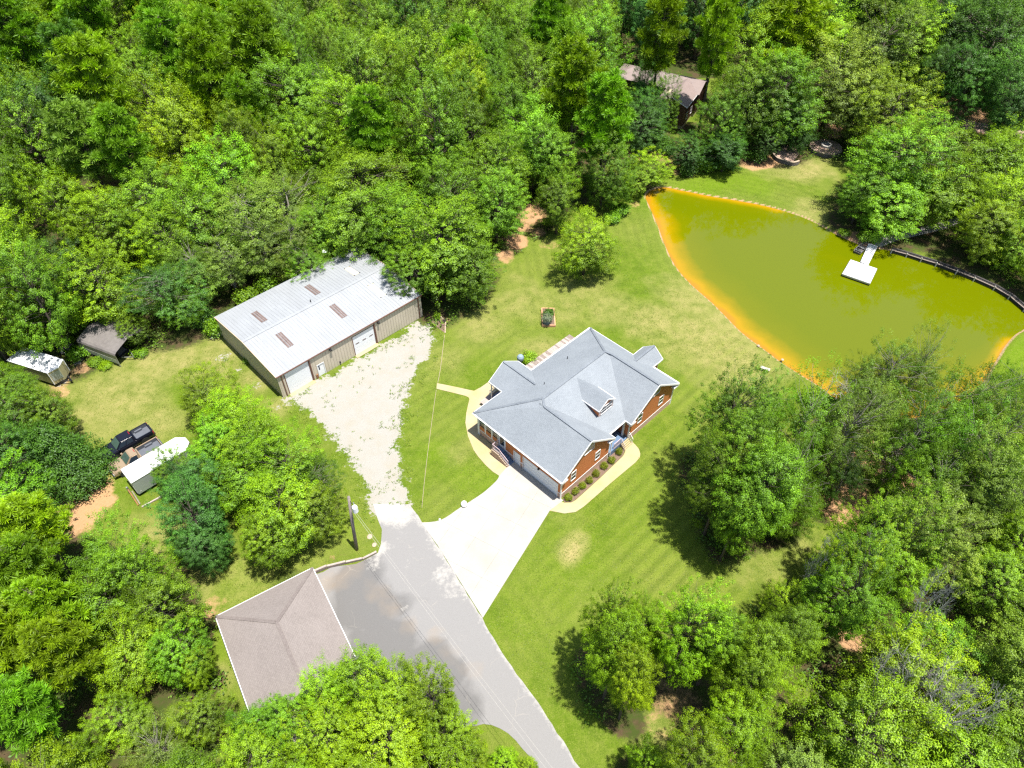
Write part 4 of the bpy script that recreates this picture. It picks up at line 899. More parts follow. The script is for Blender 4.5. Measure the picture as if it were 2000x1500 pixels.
# garage door, side door, porch door
gd = MB(); gd.box(L0+.06, L0+.10, .93, 6.09, 0, 2.25); gdo = gd.build('garage_door', M['door_blue'], house)
for k in range(4):
    s_ = MB(); s_.box(L0+.03, L0+.06, .97, 6.05, .04+k*.55, .56+k*.55)
    for q in range(8): s_.box(L0+.015, L0+.03, 1.05+q*.62, 1.57+q*.62, .12+k*.55, .48+k*.55)
    s_.build('panel', M['door_blue'], gdo)
gf = MB(); gf.box(L0-.03, L0+.03, .82, .93, 0, 2.36); gf.box(L0-.03, L0+.03, 6.09, 6.2, 0, 2.36); gf.box(L0-.03, L0+.03, .93, 6.09, 2.25, 2.36); gf.build('frame', M['trim'], gdo)
sd = MB(); sd.box(L0+.05, L0+.10, 6.67, 7.58, .02, 2.02); sdo = sd.build('side_door', M['door_blue'], house)
f = MB(); f.box(L0-.03, L0+.05, 6.58, 6.67, 0, 2.1); f.box(L0-.03, L0+.05, 7.58, 7.67, 0, 2.1); f.box(L0-.03, L0+.05, 6.67, 7.58, 2.02, 2.1); f.build('frame', M['trim'], sdo)
f = MB(); f.lathe((L0+.02, 6.78, 1.0), [(.03, -.03), (.04, 0), (.03, .03)], 8); f.build('handle', M['chrome'], sdo)
pd = MB(); pd.box(L0+.05, L0+.09, 9.08, 10.12, .85, 2.95); pdo = pd.build('porch_door', M['trim'], house)
g_ = MB(); g_.box(L0+.035, L0+.05, 9.28, 9.92, 1.25, 2.75); g_.build('pane', M['glass'], pdo)
f = MB(); f.box(L0-.03, L0+.05, 8.96, 9.08, .8, 3.05); f.box(L0-.03, L0+.05, 10.12, 10.24, .8, 3.05); f.box(L0-.03, L0+.05, 9.08, 10.12, 2.95, 3.05); f.build('frame', M['trim'], pdo)
cp = MB()
for v_ in (11.22, 12.33): cp.box(L0-.03, L0+.05, v_-.09, v_+.09, zs, ZE-.2)
cp.box(L0-.06, L0+.10, 13.35, 13.62, 0, ZE-.2); cp.each('porch_post', M['trim'], house)
lt = MB(); lt.box(L0-.22, L0-.02, 3.6, 3.8, 2.35, 2.5); lt.box(L0-.02, L0+.0, 3.62, 3.78, 2.3, 2.55); lt.build('wall_lamp', M['dark_metal'], house)
# front porch: floor, door, posts, steps
pf = MB(); pf.box(W0+.2, W1-.2, .32, PV, .0, .78); pf.build('porch_floor', M['navy'], house)
fd = MB(); fd.box(9.75, 10.7, PV-.05, PV-.002, .8, 2.9); fdo = fd.build('front_door', M['brown_metal'], house)
f = MB(); f.box(9.62, 9.75, PV-.08, PV-.002, .8, 3.0); f.box(10.7, 10.83, PV-.08, PV-.002, .8, 3.0); f.box(9.75, 10.7, PV-.08, PV-.002, 2.9, 3.0); f.build('frame', M['trim'], fdo)
pp = MB()
for u_ in (9.0, 11.72): pp.box(u_-.1, u_+.1, .86, 1.06, .78, ZE-.1)
pp.each('porch_column', M['trim'], house)
fs = thing('front_steps', 'pale front porch steps with thin railing beside the last clipped shrub', 'steps', (*(HO+HU*11.3+HV*.3), 0), HT)
for k in range(4):
    s_ = MB(); s_.box(-.62, .72, -.16*(k+1), -.16*k, -.05, .64-.17*k); s_.build('step', M['walk'], fs)
def railing(parent, a, b_, z0a, z0b, h, mat, n, t=.035):
    a = Vector(a); b_ = Vector(b_); r = MB(); r.bar(a+Vector((0, 0, z0a+h)), b_+Vector((0, 0, z0b+h)), .05, .04); r.bar(a+Vector((0, 0, z0a+.12)), b_+Vector((0, 0, z0b+.12)), .04, .03); r.build('handrail', mat, parent)
    bl = MB()
    for i in range(n+1):
        q = a.lerp(b_, i/n); z = z0a+(z0b-z0a)*i/n; bl.box(q.x-t/2, q.x+t/2, q.y-t/2, q.y+t/2, z, z+h)
    bl.build('balusters', mat, parent)
railing(fs, (-.68, 0, 0), (-.68, -.66, 0), .78, .05, .9, M['rubber_rail'], 5); railing(fs, (.76, 0, 0), (.76, -.66, 0), .78, .05, .9, M['trim'], 5)
railing(fs, (-1.9, .06, 0), (-.72, .06, 0), .78, .78, .9, M['rubber_rail'], 9)
# side stair along the garage wall
ss = thing('side_stair', 'grey side stair with brick cheek and thin railing below the porch door', 'stair', (*(HO+HU*.36+HV*10.1), 0), HT)
lan = MB(); lan.box(-.85, 0, -1.15, 0, -.05, .84); lan.build('landing', M['navy'], ss)
for k in range(5):
    s_ = MB(); s_.box(-.85, 0, -1.15-.28*(k+1), -1.15-.28*k, -.05, .70-.14*k); s_.build('step', M['navy'], ss)
ck = MB(); ck.box(-1.12, -.85, -1.15, .05, -.05, .98)
for k in range(5): ck.box(-1.12, -.85, -1.15-.28*(k+1), -1.15-.28*k, -.05, .84-.15*k)
ck.build('brick_cheek', M['brick'], ss)
cc = MB(); cc.box(-1.15, -.82, -1.15, .08, .98, 1.04)
for k in range(5): cc.box(-1.15, -.82, -1.15-.28*(k+1), -1.15-.28*k, .84-.15*k, .895-.15*k)
cc.build('cheek_cap', M['cap'], ss)
railing(ss, (-.98, .0, 0), (-.98, -1.15, 0), 1.04, 1.04, .85, M['rubber_rail'], 8); railing(ss, (-.98, -1.2, 0), (-.98, -2.55, 0), .95, .22, .85, M['rubber_rail'], 9); railing(ss, (-.98, .02, 0), (-.05, .02, 0), .9, .9, .95, M['rubber_rail'], 6)
# dormer
do = MB(); dl, dr_, dc, dz, dpk, dv = 9.12, 11.58, 10.35, 5.85, 6.86, 2.82
def mainz(v): return ZE+.482*(v-.84)
for u_ in (dl, dr_-.12): do.hexa([(u_, dv, mainz(dv)-.15), (u_+.12, dv, mainz(dv)-.15), (u_+.12, 4.8, mainz(4.8)-.15), (u_, 4.8, mainz(4.8)-.15)], [(u_, dv, dz), (u_+.12, dv, dz), (u_+.12, 4.8, dz), (u_, 4.8, dz)])
do.box(dl+.12, dr_-.12, dv, dv+.12, mainz(dv)-.15, dz); do.hexa([(dl, dv, dz), (dr_, dv, dz), (dr_, dv+.12, dz), (dl, dv+.12, dz)], [(dc-.02, dv, dpk-.22), (dc+.02, dv, dpk-.22), (dc+.02, dv+.12, dpk-.22), (dc-.02, dv+.12, dpk-.22)])
dw = do.build('dormer', M['siding'], house)
rr = MB(); rb = .84+(dpk-ZE)/.482; eb = .84+(dz+.02-ZE)/.482
rr.slab([(dl-.18, dv-.14, dz-.05), (dc, dv-.14, dpk), (dc, rb, dpk), (dl-.18, eb, dz-.05)], .1); rr.slab([(dr_+.18, dv-.14, dz-.05), (dr_+.18, eb, dz-.05), (dc, rb, dpk), (dc, dv-.14, dpk)], .1)
rr.build('dormer_roof', M['shingle'], dw)
rr = MB(); rr.bar((dl-.2, dv-.14, dz-.1), (dl-.2, eb, dz-.1), .05, .14); rr.bar((dr_+.2, dv-.14, dz-.1), (dr_+.2, eb, dz-.1), .05, .14); rr.bar((dl-.18, dv-.142, dz-.1), (dc, dv-.142, dpk-.08), .05, .14); rr.bar((dc, dv-.142, dpk-.08), (dr_+.18, dv-.142, dz-.1), .05, .14)
rr.box(dl-.02, dl+.08, dv-.02, dv, mainz(dv), dz); rr.box(dr_-.08, dr_+.02, dv-.02, dv, mainz(dv), dz); rr.build('dormer_trim', M['trim'], dw)
window(dw, (dl+.3, dv-.005, mainz(dv)+.18), (1, 0, 0), dr_-dl-.6, dz-mainz(dv)-.24, (0, -1, 0), True, 'dormer_window')
# back deck and back porch floor, boards one by one
dk = thing('back_deck', 'weathered plank deck along the back of the grey-roofed house', 'deck', (*(HO+HU*9.8+HV*13.7), 0), HT)
fr = MB(); fr.box(0, 10.5, .05, 3.2, .45, .74); fr.build('joists', M['wood_grey'], dk)
brd = MB(); brd.box(-.112, .112, 0, 3.35, .745, .785); bme = brd.mesh('plank', M['wood_pink']); bme2 = bme.copy(); bme2.materials.clear(); bme2.materials.append(M['wood_grey'])
for k in range(45):
    o = link('plank', bme if random.random() < .62 else bme2, dk); o.location = (.12+k*.234, 0, random.uniform(0, .012))
bp = thing('back_steps', 'wooden plank landing at the back porch beside the cream walk', 'steps', (*(HO+HU*3.6+HV*14.05), 0), HT)
fr = MB(); fr.box(.1, 6.0, 0, 2.6, 0, .53); fr.build('base', M['wood_grey'], bp)
fl = MB(); fl.box(1.6, 6.0, .05, 2.3, .54, .60); fl.build('shaded_floor', M['navy'], bp)  # floor whose blue is porch shade held in the colour
brd = MB(); brd.box(0, 1.55, -.11, .11, .54, .58); bme = brd.mesh('plank', M['wood_pink'])
for k in range(12): o = link('plank', bme, bp); o.location = (0, .1+k*.23, random.uniform(0, .01))
railing(bp, (1.5, 2.6, 0), (5.9, 2.6, 0), .58, .58, .9, M['trim'], 20)
po = MB(); po.box(1.25, 1.37, 1.9, 2.02, .6, 3.5); po.build('post', M['trim'], bp)
def lump(name, label, cat, loc, parts, group=None, rz=0):
    t = thing(name, label, cat, loc, rz, group)
    for n, mb, mt in parts: mb.build(n, mt, t, smooth=False)
    return t
g1 = MB(); g1.lathe((0, 0, 0), [(.02, .1), (.30, .12), (.42, .33), (.46, .6), (.44, .8), (.30, 1.0), (.08, 1.08)], 16); g2 = MB()
for a in (0, 2.09, 4.19): g2.tube([(.36*math.cos(a), .36*math.sin(a), 0), (.24*math.cos(a), .24*math.sin(a), .2)], .035)
gp_ = at(1016.4, 703, 1.0); lump('covered_grill', 'rounded grey-blue covered grill standing at the near end of the back deck', 'grill', (gp_[0], gp_[1], .78), [('cover', g1, M['cushion']), ('leg', g2, M['dark_metal'])])
# ---------------------------------------------------------------- metal workshop (local: x along the front, y to the back)
SO = np.array([-28.5, 59.81]); ST = math.radians(43.87); SU = np.array([math.cos(ST), math.sin(ST)]); SV = np.array([-math.sin(ST), math.cos(ST)])
shop = thing('workshop', 'large beige metal workshop with pale ribbed roof, brown skylights and white roll-up doors', 'workshop', (*SO, 0), ST)
SL, SW, SE, SR = 22.49, 15.32, 3.81, 4.54
F0, FX0, FX1, FB = .12, .12, SL-.12, SW-.12
w = MB(); shop_open = [(1.08, 4.5, 3.5), (5.48, 6.4, 1.95), (11.03, 14.42, 3.2)]
xs = [FX0]+[c for o_ in shop_open for c in o_[:2]]+[FX1]
for i in range(0, len(xs), 2): w.box(xs[i], xs[i+1], F0, F0+.12, 0, SE-.1)
for x0, x1, zt in shop_open: w.box(x0, x1, F0, F0+.12, zt, SE-.1)
w.box(FX0, FX1, FB-.12, FB, 0, SE-.1)
for x0 in (FX0, FX1-.12):
    w.box(x0, x0+.12, F0+.12, FB-.12, 0, SE-.1)
    w.hexa([(x0, F0+.12, SE-.1), (x0+.12, F0+.12, SE-.1), (x0+.12, FB-.12, SE-.1), (x0, FB-.12, SE-.1)], [(x0, SW/2-.05, SR-.1), (x0+.12, SW/2-.05, SR-.1), (x0+.12, SW/2+.05, SR-.1), (x0, SW/2+.05, SR-.1)])
wall_o = w.build('wall', M['beige_wall'], shop)
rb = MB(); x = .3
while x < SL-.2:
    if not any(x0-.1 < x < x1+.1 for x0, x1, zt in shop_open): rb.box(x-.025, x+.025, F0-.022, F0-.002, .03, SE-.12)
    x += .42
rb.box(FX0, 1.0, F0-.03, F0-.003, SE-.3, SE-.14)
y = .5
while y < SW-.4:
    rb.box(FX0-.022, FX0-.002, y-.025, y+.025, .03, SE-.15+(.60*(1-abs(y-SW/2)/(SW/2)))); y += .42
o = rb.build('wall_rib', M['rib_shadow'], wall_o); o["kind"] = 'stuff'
rf = MB()
for a, b_ in (((0, SE), (SW/2, SR)), ((SW/2, SR), (SW, SE))): rf.slab([(0, a[0], a[1]), (SL, a[0], a[1]), (SL, b_[0], b_[1]), (0, b_[0], b_[1])], .05)
ro = rf.build('roof', M['roof_metal'], shop)
def rz(y): return SE+(SR-SE)*(1-abs(y-SW/2)/(SW/2))
rb = MB(); x = .15
while x < SL:
    for y0, y1 in ((0, SW/2-.15), (SW/2+.15, SW)): rb.bar((x, y0, rz(y0)+.014), (x, y1, rz(y1)+.014), .09, .032)
    x += .45
o = rb.build('roof_rib', M['roof_metal'], ro); o["kind"] = 'stuff'
rc = MB(); rc.bar((0, SW/2, SR+.03), (SL, SW/2, SR+.03), .42, .03); rc.build('ridge_cap', M['roof_metal'], ro)
for x0, y0, mt, L_ in ((3.72, 3.16, 'brown_skylight', 2.92), (11.78, 3.1, 'brown_skylight', 2.92), (3.7, 9.29, 'brown_skylight', 2.92), (11.77, 9.2, 'brown_skylight', 2.92), (18.0, 3.07, 'cream_patch', 2.85), (17.98, 9.08, 'cream_patch', 2.4)):
    sk = MB(); y1 = y0+L_; q = [(x0, y0), (x0+.84, y0), (x0+.84, y1), (x0, y1)]; sk.hexa([(a, c, rz(c)+.005) for a, c in q], [(a, c, rz(c)+.042) for a, c in q])
    so_ = sk.build('skylight' if 'brown' in mt else 'roof_patch', M[mt], ro)
    if 'brown' in mt:
        g_ = MB()
        for k in (.24, .33, .58): g_.bar((x0+k, y0, rz(y0)+.05), (x0+k, y1, rz(y1)+.05), .035, .02)
        g_.build('seam', M['roof_metal'], so_)
    else:
        g_ = MB()
        for a, c in ((x0-.05, y0-.05), (x0+.84, y0-.05), (x0, y1), (x0+.8, y1)): g_.box(a, a+.16, c, c+.10, rz(c)+.03, rz(c)+.07)
        g_.build('sealant', M['dark'], so_)
v_ = MB(); v_.tube([(10.5, 8.36, rz(8.36)), (10.5, 8.36, rz(8.36)+.4)], .07); v_.build('vent_pipe', M['dark_metal'], ro)
tm = MB(); tm.bar((0, -.03, SE-.06), (SL, -.03, SE-.06), .10, .13); tm.build('gutter', M['rust_trim'], shop)
tm = MB()
for x_ in (-.03, SL+.03):
    for a, b_ in (((x_, 0, SE), (x_, SW/2, SR)), ((x_, SW/2, SR), (x_, SW, SE))): tm.bar(Vector(a)+Vector((0, 0, -.04)), Vector(b_)+Vector((0, 0, -.04)), .07, .17)
tm.each('rake_trim', M['tan_trim'], shop)
tm = MB()
for x_ in (.68, 4.62, 14.55, 21.85): tm.box(x_-.06, x_+.06, .0, .11, 0, SE-.15)
tm.each('downspout', M['rust_trim'], shop)
for (x0, x1, zt), nm in zip((shop_open[0], shop_open[2]), ('rollup_door', 'rollup_door')):
    d = MB(); d.box(x0+.04, x1-.04, F0+.06, F0+.10, 0, zt-.02); do_ = d.build(nm, M['door_blue'], shop); n = 6
    for k in range(n):
        s_ = MB(); s_.box(x0+.05, x1-.05, F0+.035, F0+.06, zt*k/n+.012, zt*(k+1)/n-.012); s_.build('panel', M['door_blue'], do_)
    if x0 > 10:
        for a in (.35, 1.45, 2.55):
            g_ = MB(); g_.box(x0+a, x0+a+.55, F0+.02, F0+.035, 1.72, 1.86); g_.build('window', M['brown_skylight'], do_)
    s_ = MB(); s_.box(x0-.1, x1+.1, -.45, F0+.1, -.05, .035); s_.build('sill', M['walk'], do_)
    s_ = MB(); s_.box(x0-.06, x0+.04, F0-.04, F0-.002, 0, zt+.08); s_.box(x1-.04, x1+.06, F0-.04, F0-.002, 0, zt+.08); s_.box(x0+.04, x1-.04, F0-.04, F0-.002, zt, zt+.08); s_.build('frame', M['rust_trim'], do_)
d = MB(); d.box(5.5, 6.38, F0+.04, F0+.08, .02, 1.93); do_ = d.build('door', M['white_metal'], shop)
g_ = MB(); g_.box(5.62, 5.78, F0+.025, F0+.04, 1.05, 1.75); g_.build('pane', M['glass'], do_)
s_ = MB(); s_.box(5.42, 5.5, F0-.03, F0-.002, 0, 2.0); s_.box(6.38, 6.46, F0-.03, F0-.002, 0, 2.0); s_.box(5.5, 6.38, F0-.03, F0-.002, 1.93, 2.0); s_.build('frame', M['door_blue'], do_)
for x_ in (7.71, 15.15):
    l = MB(); l.box(x_-.14, x_+.14, F0-.3, F0-.003, SE-.62, SE-.4); l.build('wall_lamp', M['dark'], shop)
l = MB(); l.box(8.55, 8.7, F0-.14, F0-.003, .3, .6); l.build('tap_box', M['dark_metal'], shop)
l = MB(); l.box(5.0, 5.25, F0-.2, F0-.05, 0, .7); l.build('meter_box', M['rust'], shop)
# yard lamp on a pole behind the workshop
p = at(631, 500, 4.0); yl = thing('yard_lamp', 'white dish lamp on a thin pole behind the workshop roof', 'lamp', (p[0], p[1], 0))
q = MB(); q.tube([(0, 0, 0), (0, 0, 5.2)], [.07, .05]); q.tube([(0, 0, 5.15), (.5, -.3, 5.3)], .03); q.build('pole', M['steel'], yl)
q = MB(); q.lathe((.5, -.3, 5.0), [(.34, 0), (.40, .06), (.30, .22), (.1, .34)], 14); q.build('lamp_head', M['white'], yl)

# ---------------------------------------------------------------- hip-roofed building at the bottom of the photo
bA = at(421.2, 1204, 3.0)[:2]; ba = math.radians(31.9); bu = np.array([math.cos(ba), math.sin(ba)]); bv = np.array([math.sin(ba), -math.cos(ba)])
gar = thing('garage_building', 'brick building under a plain taupe hip roof beside the asphalt apron', 'building', (*bA, 0), ba)
BW, BL, bz, br = 9.46, 15.0, 3.0, 4.85                                     # local x along the far eave, y negative towards the camera
rf = MB(); h_ = BW/2
rf.slab([(0, 0, bz), (BW, 0, bz), (h_, -4.6, br)], .14); rf.slab([(0, 0, bz), (h_, -4.6, br), (h_, -BL+4.6, br), (0, -BL, bz)], .14)
rf.slab([(BW, 0, bz), (BW, -BL, bz), (h_, -BL+4.6, br), (h_, -4.6, br)], .14); rf.slab([(0, -BL, bz), (h_, -BL+4.6, br), (BW, -BL, bz)], .14)
ro = rf.build('roof', M['shingle_brown'], gar)
c_ = MB()
for a, b_ in (((h_, -4.6, br), (h_, -BL+4.6, br)), ((0, 0, bz), (h_, -4.6, br)), ((BW, 0, bz), (h_, -4.6, br))): c_.bar(Vector(a)+Vector((0, 0, .012)), Vector(b_)+Vector((0, 0, .008)), .3, .03)
c_.build('ridge_cap', M['shingle_brown'], ro)
c_ = MB(); c_.bar((0, .03, bz-.09), (BW, .03, bz-.09), .06, .16); c_.bar((-.03, 0, bz-.09), (-.03, -BL, bz-.09), .06, .16); c_.bar((BW+.03, 0, bz-.09), (BW+.03, -BL, bz-.09), .06, .16); c_.each('fascia', M['trim'], gar)
c_ = MB()
for x0, x1, y0, y1 in ((.5, .7, -BL+.5, -.5), (BW-.7, BW-.5, -BL+.5, -.5), (.7, BW-.7, -.7, -.5), (.7, BW-.7, -BL+.5, -BL+.7)): c_.box(x0, x1, y0, y1, -.05, bz-.12)
c_.build('wall', M['brick'], gar)
c_ = MB(); c_.box(-.12, -.06, -10.5, -1.5, bz-.14, bz-.02); c_.build('gutter', M['dark_metal'], gar)
# low timber retaining wall along the apron
tw = [at(*q)[:2] for q in ((614, 1120), (640, 1109), (676, 1100), (708, 1093), (736, 1079))]
rw = thing('retaining_wall', 'low curved timber retaining wall between the grass and the asphalt apron', 'retaining wall', (*tw[0], 0))
for i in range(len(tw)-1):
    a, b_ = tw[i]-tw[0], tw[i+1]-tw[0]; d = (b_-a)/np.hypot(*(b_-a)); a2, b2 = a+d*.02, b_-d*.02; hh = .55-.1*i
    for k in range(3):
        m_ = MB(); m_.bar((*a2, hh*(k+.5)/3), (*b2, hh*(k+.5)/3), .2, hh/3-.012); m_.build('timber', M['wood_pink'] if k == 2 else M['wood_grey'], rw)

# ---------------------------------------------------------------- brown house in the wood
ang = math.radians(-27.5); bo = np.array([19.8, 142.3])
bh = thing('cabin', 'brown two-storey house with pinkish metal roof half hidden by tall pines', 'house', (*bo, 0), ang)
ez = 4.6; w = MB(); w.box(.4, 17.6, .4, 6.6, .7, ez-.1); w.box(11.9, 17.2, -5.6, .4, .7, ez-.1)
w.hexa([(11.9, -5.6, ez-.1), (17.2, -5.6, ez-.1), (17.2, -5.4, ez-.1), (11.9, -5.4, ez-.1)], [(14.5, -5.6, 5.75), (14.6, -5.6, 5.75), (14.6, -5.4, 5.75), (14.5, -5.4, 5.75)])
wo = w.build('wall', M['brown_metal'], bh)
r_ = MB(); x = 12.1
while x < 17.1: r_.box(x-.025, x+.025, -5.64, -5.602, .75, ez-.15); x += .3
y = -5.3
while y < 6.4: r_.box(17.202 if y < .3 else 17.602, 17.24 if y < .3 else 17.64, y-.025, y+.025, .75, ez-.15); y += .3
r_.build('wall_rib', M['brown_metal'], wo)["kind"] = 'stuff'
f_ = MB(); f_.box(.45, 17.5, .5, 6.5, -.1, .7); f_.box(12, 17.1, -5.5, .5, -.1, .7); f_.build('foundation', M['walk'], bh)
r_ = MB(); rzz = 5.9
r_.slab([(0, 0, ez), (3.2, 3.5, rzz), (0, 7, ez)], .1); r_.slab([(0, 7, ez), (3.2, 3.5, rzz), (18, 3.5, rzz), (18, 7, ez)], .1); r_.slab([(0, 0, ez), (14.55, 0, ez), (14.55, 3.5, rzz-.01), (3.2, 3.5, rzz-.01)], .1)
r_.slab([(11.5, -6, ez), (14.55, -6, rzz), (14.55, 3.5, rzz), (11.5, 3.5, ez+.02)], .1); r_.slab([(17.6, -6, ez), (17.6, 3.5, ez), (14.55, 3.5, rzz), (14.55, -6, rzz)], .1); r_.slab([(17.6, .1, ez+.01), (18, .1, ez), (18, 3.5, rzz), (14.6, 3.5, rzz)], .1)
ro = r_.build('roof', M['brown_roof'], bh)
for x0, y0, x1, y1 in ((5.2, 4.6, 7.4, 5.2), (12.4, -3.2, 13.0, -1.4), (15.8, 4.3, 17.2, 5.0)):
    k = MB(); zz = (lambda xx, yy: rzz-(rzz-ez)*(yy-3.5)/3.5 if yy > 3.5 else rzz-(rzz-ez)*abs(xx-14.55)/3.05)
    q = [(x0, y0), (x1, y0), (x1, y1), (x0, y1)]; k.hexa([(a, c, zz(a, c)+.0) for a, c in q], [(a, c, zz(a, c)+.06) for a, c in q]); k.build('skylight', M['cream_patch'], ro)
f_ = MB(); f_.bar((17.63, -6, ez-.1), (17.63, 3.5, ez-.1), .05, .14); f_.bar((11.5, -6.03, ez-.06), (14.55, -6.03, rzz-.06), .05, .12); f_.bar((14.55, -6.03, rzz-.06), (17.6, -6.03, ez-.06), .05, .12); f_.each('fascia', M['trim'], bh)
for x0, z0 in ((13.0, 1.3), (15.0, 1.3), (13.9, 3.0)): window(bh, (x0, -5.605, z0), (1, 0, 0), .9, 1.1, (0, -1, 0))
for y0 in (-4.0, -1.5): window(bh, (17.205, y0, 1.4), (0, 1, 0), .9, 1.2, (1, 0, 0))

# ---------------------------------------------------------------- dock, boat, bulkhead
dz_ = .12
dkp = [at(*q, dz_)[:2] for q in ((1661.5, 506.7), (1713.4, 524.4), (1699.5, 553.5), (1645, 534.5))]
gwp = [at(*q, dz_)[:2] for q in ((1697, 475), (1714.7, 480), (1695.7, 518), (1680.5, 511.7))]
dock = thing('dock', 'white square floating dock joined to the bank by a short gangway', 'dock', (*np.mean(dkp, 0), -.36))
C_ = np.mean(dkp, 0); loc = lambda P, z: (P[0]-C_[0], P[1]-C_[1], z+.36)
def quad_ccw(q):
    a = sum(q[i][0]*q[(i+1) % 4][1]-q[(i+1) % 4][0]*q[i][1] for i in range(4)); return q if a > 0 else q[::-1]
q0 = quad_ccw(dkp); m_ = MB(); sh = [C_+(p-C_)*.96 for p in q0]; m_.hexa([loc(p, -.55) for p in sh], [loc(p, .02) for p in sh]); m_.build('float', M['dark_metal'], dock)
nb = 14
for k in range(nb):
    t0, t1 = (k+.06)/nb, (k+.94)/nb; a, b_, c, d = dkp[0], dkp[1], dkp[2], dkp[3]
    q = quad_ccw([a+(d-a)*t0, b_+(c-b_)*t0, b_+(c-b_)*t1, a+(d-a)*t1]); m_ = MB(); m_.hexa([loc(p, .02) for p in q], [loc(p, .12) for p in q]); m_.build('plank', M['dock_white'], dock)
m_ = MB()
for i in range(4): m_.bar(loc(q0[i], -.05), loc(q0[(i+1) % 4], -.05), .06, .2)
m_.build('edge_board', M['steel'], dock)
nb = 16; a, b_, c, d = gwp
for k in range(nb):
    t0, t1 = (k+.04)/nb, (k+.96)/nb; q = quad_ccw([a+(d-a)*t0, b_+(c-b_)*t0, b_+(c-b_)*t1, a+(d-a)*t1]); m_ = MB(); m_.hexa([loc(p, .06) for p in q], [loc(p, .13) for p in q]); m_.build('gangway_plank', M['dock_white'], dock)
bq = at(1682, 486, -.3)[:2]; bdir = at(1692, 478, -.3)[:2]-at(1676, 494, -.3)[:2]; bt = thing('rowing_boat', 'small dark flat-bottomed boat in the shade beside the dock gangway', 'boat', (*bq, -.36), math.atan2(bdir[1], bdir[0]))
hull = [(-1.7, .55), (-1.2, .62), (.3, .62), (1.3, .42), (1.8, .12)]; out_ = [(x, -y) for x, y in hull]+[(x, y) for x, y in hull[::-1]]
m_ = MB(); lo = [(x*.9, y*.8, -.1) for x, y in out_]; hi = [(x, y, .35) for x, y in out_]; hin = [(x*.95, y*.9, .35) for x, y in out_]; fl_ = [(x*.86, y*.74, .02) for x, y in out_]; n = len(out_)
m_.face(lo[::-1])
for i in range(n): j = (i+1) % n; m_.face([lo[i], lo[j], hi[j], hi[i]]); m_.face([hi[i], hi[j], hin[j], hin[i]]); m_.face([hin[i], hin[j], fl_[j], fl_[i]])
m_.face(fl_); m_.build('hull', M['carport'], bt)
for x_ in (-1.0, .1):
    m_ = MB(); m_.box(x_-.14, x_+.14, -.55, .55, .22, .26); m_.build('seat', M['steel'], bt)
bl = [at(*q, .1)[:2] for q in ((1742, 488), (1772, 496), (1800, 505), (1830, 514), (1870, 529), (1905, 543), (1945, 561), (1975, 579), (2005, 604), (2030, 630))]
bkh = thing('bulkhead', 'dark timber bulkhead with grey cap along the right bank of the pond', 'retaining wall', (*bl[0], 0))
for i in range(len(bl)-1):
    a, b_ = bl[i]-bl[0], bl[i+1]-bl[0]; d = (b_-a)/np.hypot(*(b_-a)); nn = np.array([-d[1], d[0]])
    m_ = MB(); m_.bar((*(a+d*.01), -.3), (*(b_-d*.01), -.3), .12, 1.1); m_.build('wall_panel', M['bulkhead'], bkh)
    m_ = MB(); m_.bar((*(a+d*.01-nn*.18), .16), (*(b_-d*.01-nn*.18), .16), .2, .06); m_.build('cap_board', M['wood_grey'], bkh)
    m_ = MB(); m_.bar((*(a+nn*.25), .2), (*(b_+nn*.25), .2), .28, .3); m_.build('back_timber', M['bulkhead'], bkh)
    m_ = MB(); m_.tube([(*(a-nn*.3), -.8), (*(a-nn*.3), .42)], .09); m_.build('post', M['stone'], bkh)
sheet('bank_path', [*[at(*q)[:2] for q in ((1706,470),(1720,462),(1745,458),(1785,447),(1830,437),(1865,425),(1888,402),(1898,380),(1912,384),(1904,410),(1880,434),(1840,449),(1790,460),(1750,470),(1724,481),(1712,481))]], -.05, .03, M['gravel_chip'])
sheet('woodland_drive', [*[at(*q)[:2] for q in ((1790,196),(1812,205),(1840,220),(1880,232),(1930,244),(1990,252),(2080,262),(2080,285),(1990,272),(1930,262),(1870,252),(1830,238),(1790,220))]], -.05, .03, M['paver'])

# ---------------------------------------------------------------- fire pit terrace and second block wall
def block_wall(name, label, pts, courses, capm, group):
    P = curve(pts, 8); t = thing(name, label, 'retaining wall', (*P[0], 0), 0, group); L = np.r_[0, np.cumsum(np.hypot(*np.diff(P, axis=0).T))]
    bm_ = MB(); bm_.box(-.215, .215, -.15, .15, 0, .19); me = bm_.mesh('block', M['block'], bevel=.02); cm = MB(); cm.box(-.22, .22, -.19, .17, 0, .09); ce = cm.mesh('cap_block', M[capm])
    for c in range(courses+1):
        s = .225*(1 if c % 2 else 2)
        while s < L[-1]-.2:
            x = np.interp(s, L, P[:, 0]); y = np.interp(s, L, P[:, 1]); x2 = np.interp(s+.05, L, P[:, 0]); y2 = np.interp(s+.05, L, P[:, 1]); a = math.atan2(y2-y, x2-x)
            nn = np.array([-math.sin(a), math.cos(a)])*.03*c
            o = link('cap_block' if c == courses else 'block', ce if c == courses else me, t); o.location = (x-P[0][0]+nn[0], y-P[0][1]+nn[1], c*.2); o.rotation_euler = (0, 0, a); s += .45
    return t
pit = at(1613, 286, 0.6)[:2]
arc = [pit+np.array([math.cos(a), math.sin(a)])*2.95 for a in np.radians(np.linspace(178, 330, 9))]
block_wall('retaining_wall', 'curved dark block wall holding up the round fire pit terrace', arc, 3, 'cap', 'curved block walls above the pond')
arc2 = [pit+np.array([math.cos(a), math.sin(a)])*2.95 for a in np.radians(np.linspace(95, 10, 7))]
block_wall('seat_wall', 'low pale capped seat wall curving behind the fire pit', arc2[::-1], 1, 'cap', None)
ter = [pit+np.array([math.cos(a), math.sin(a)])*2.85 for a in np.radians(np.arange(0, 360, 12))]
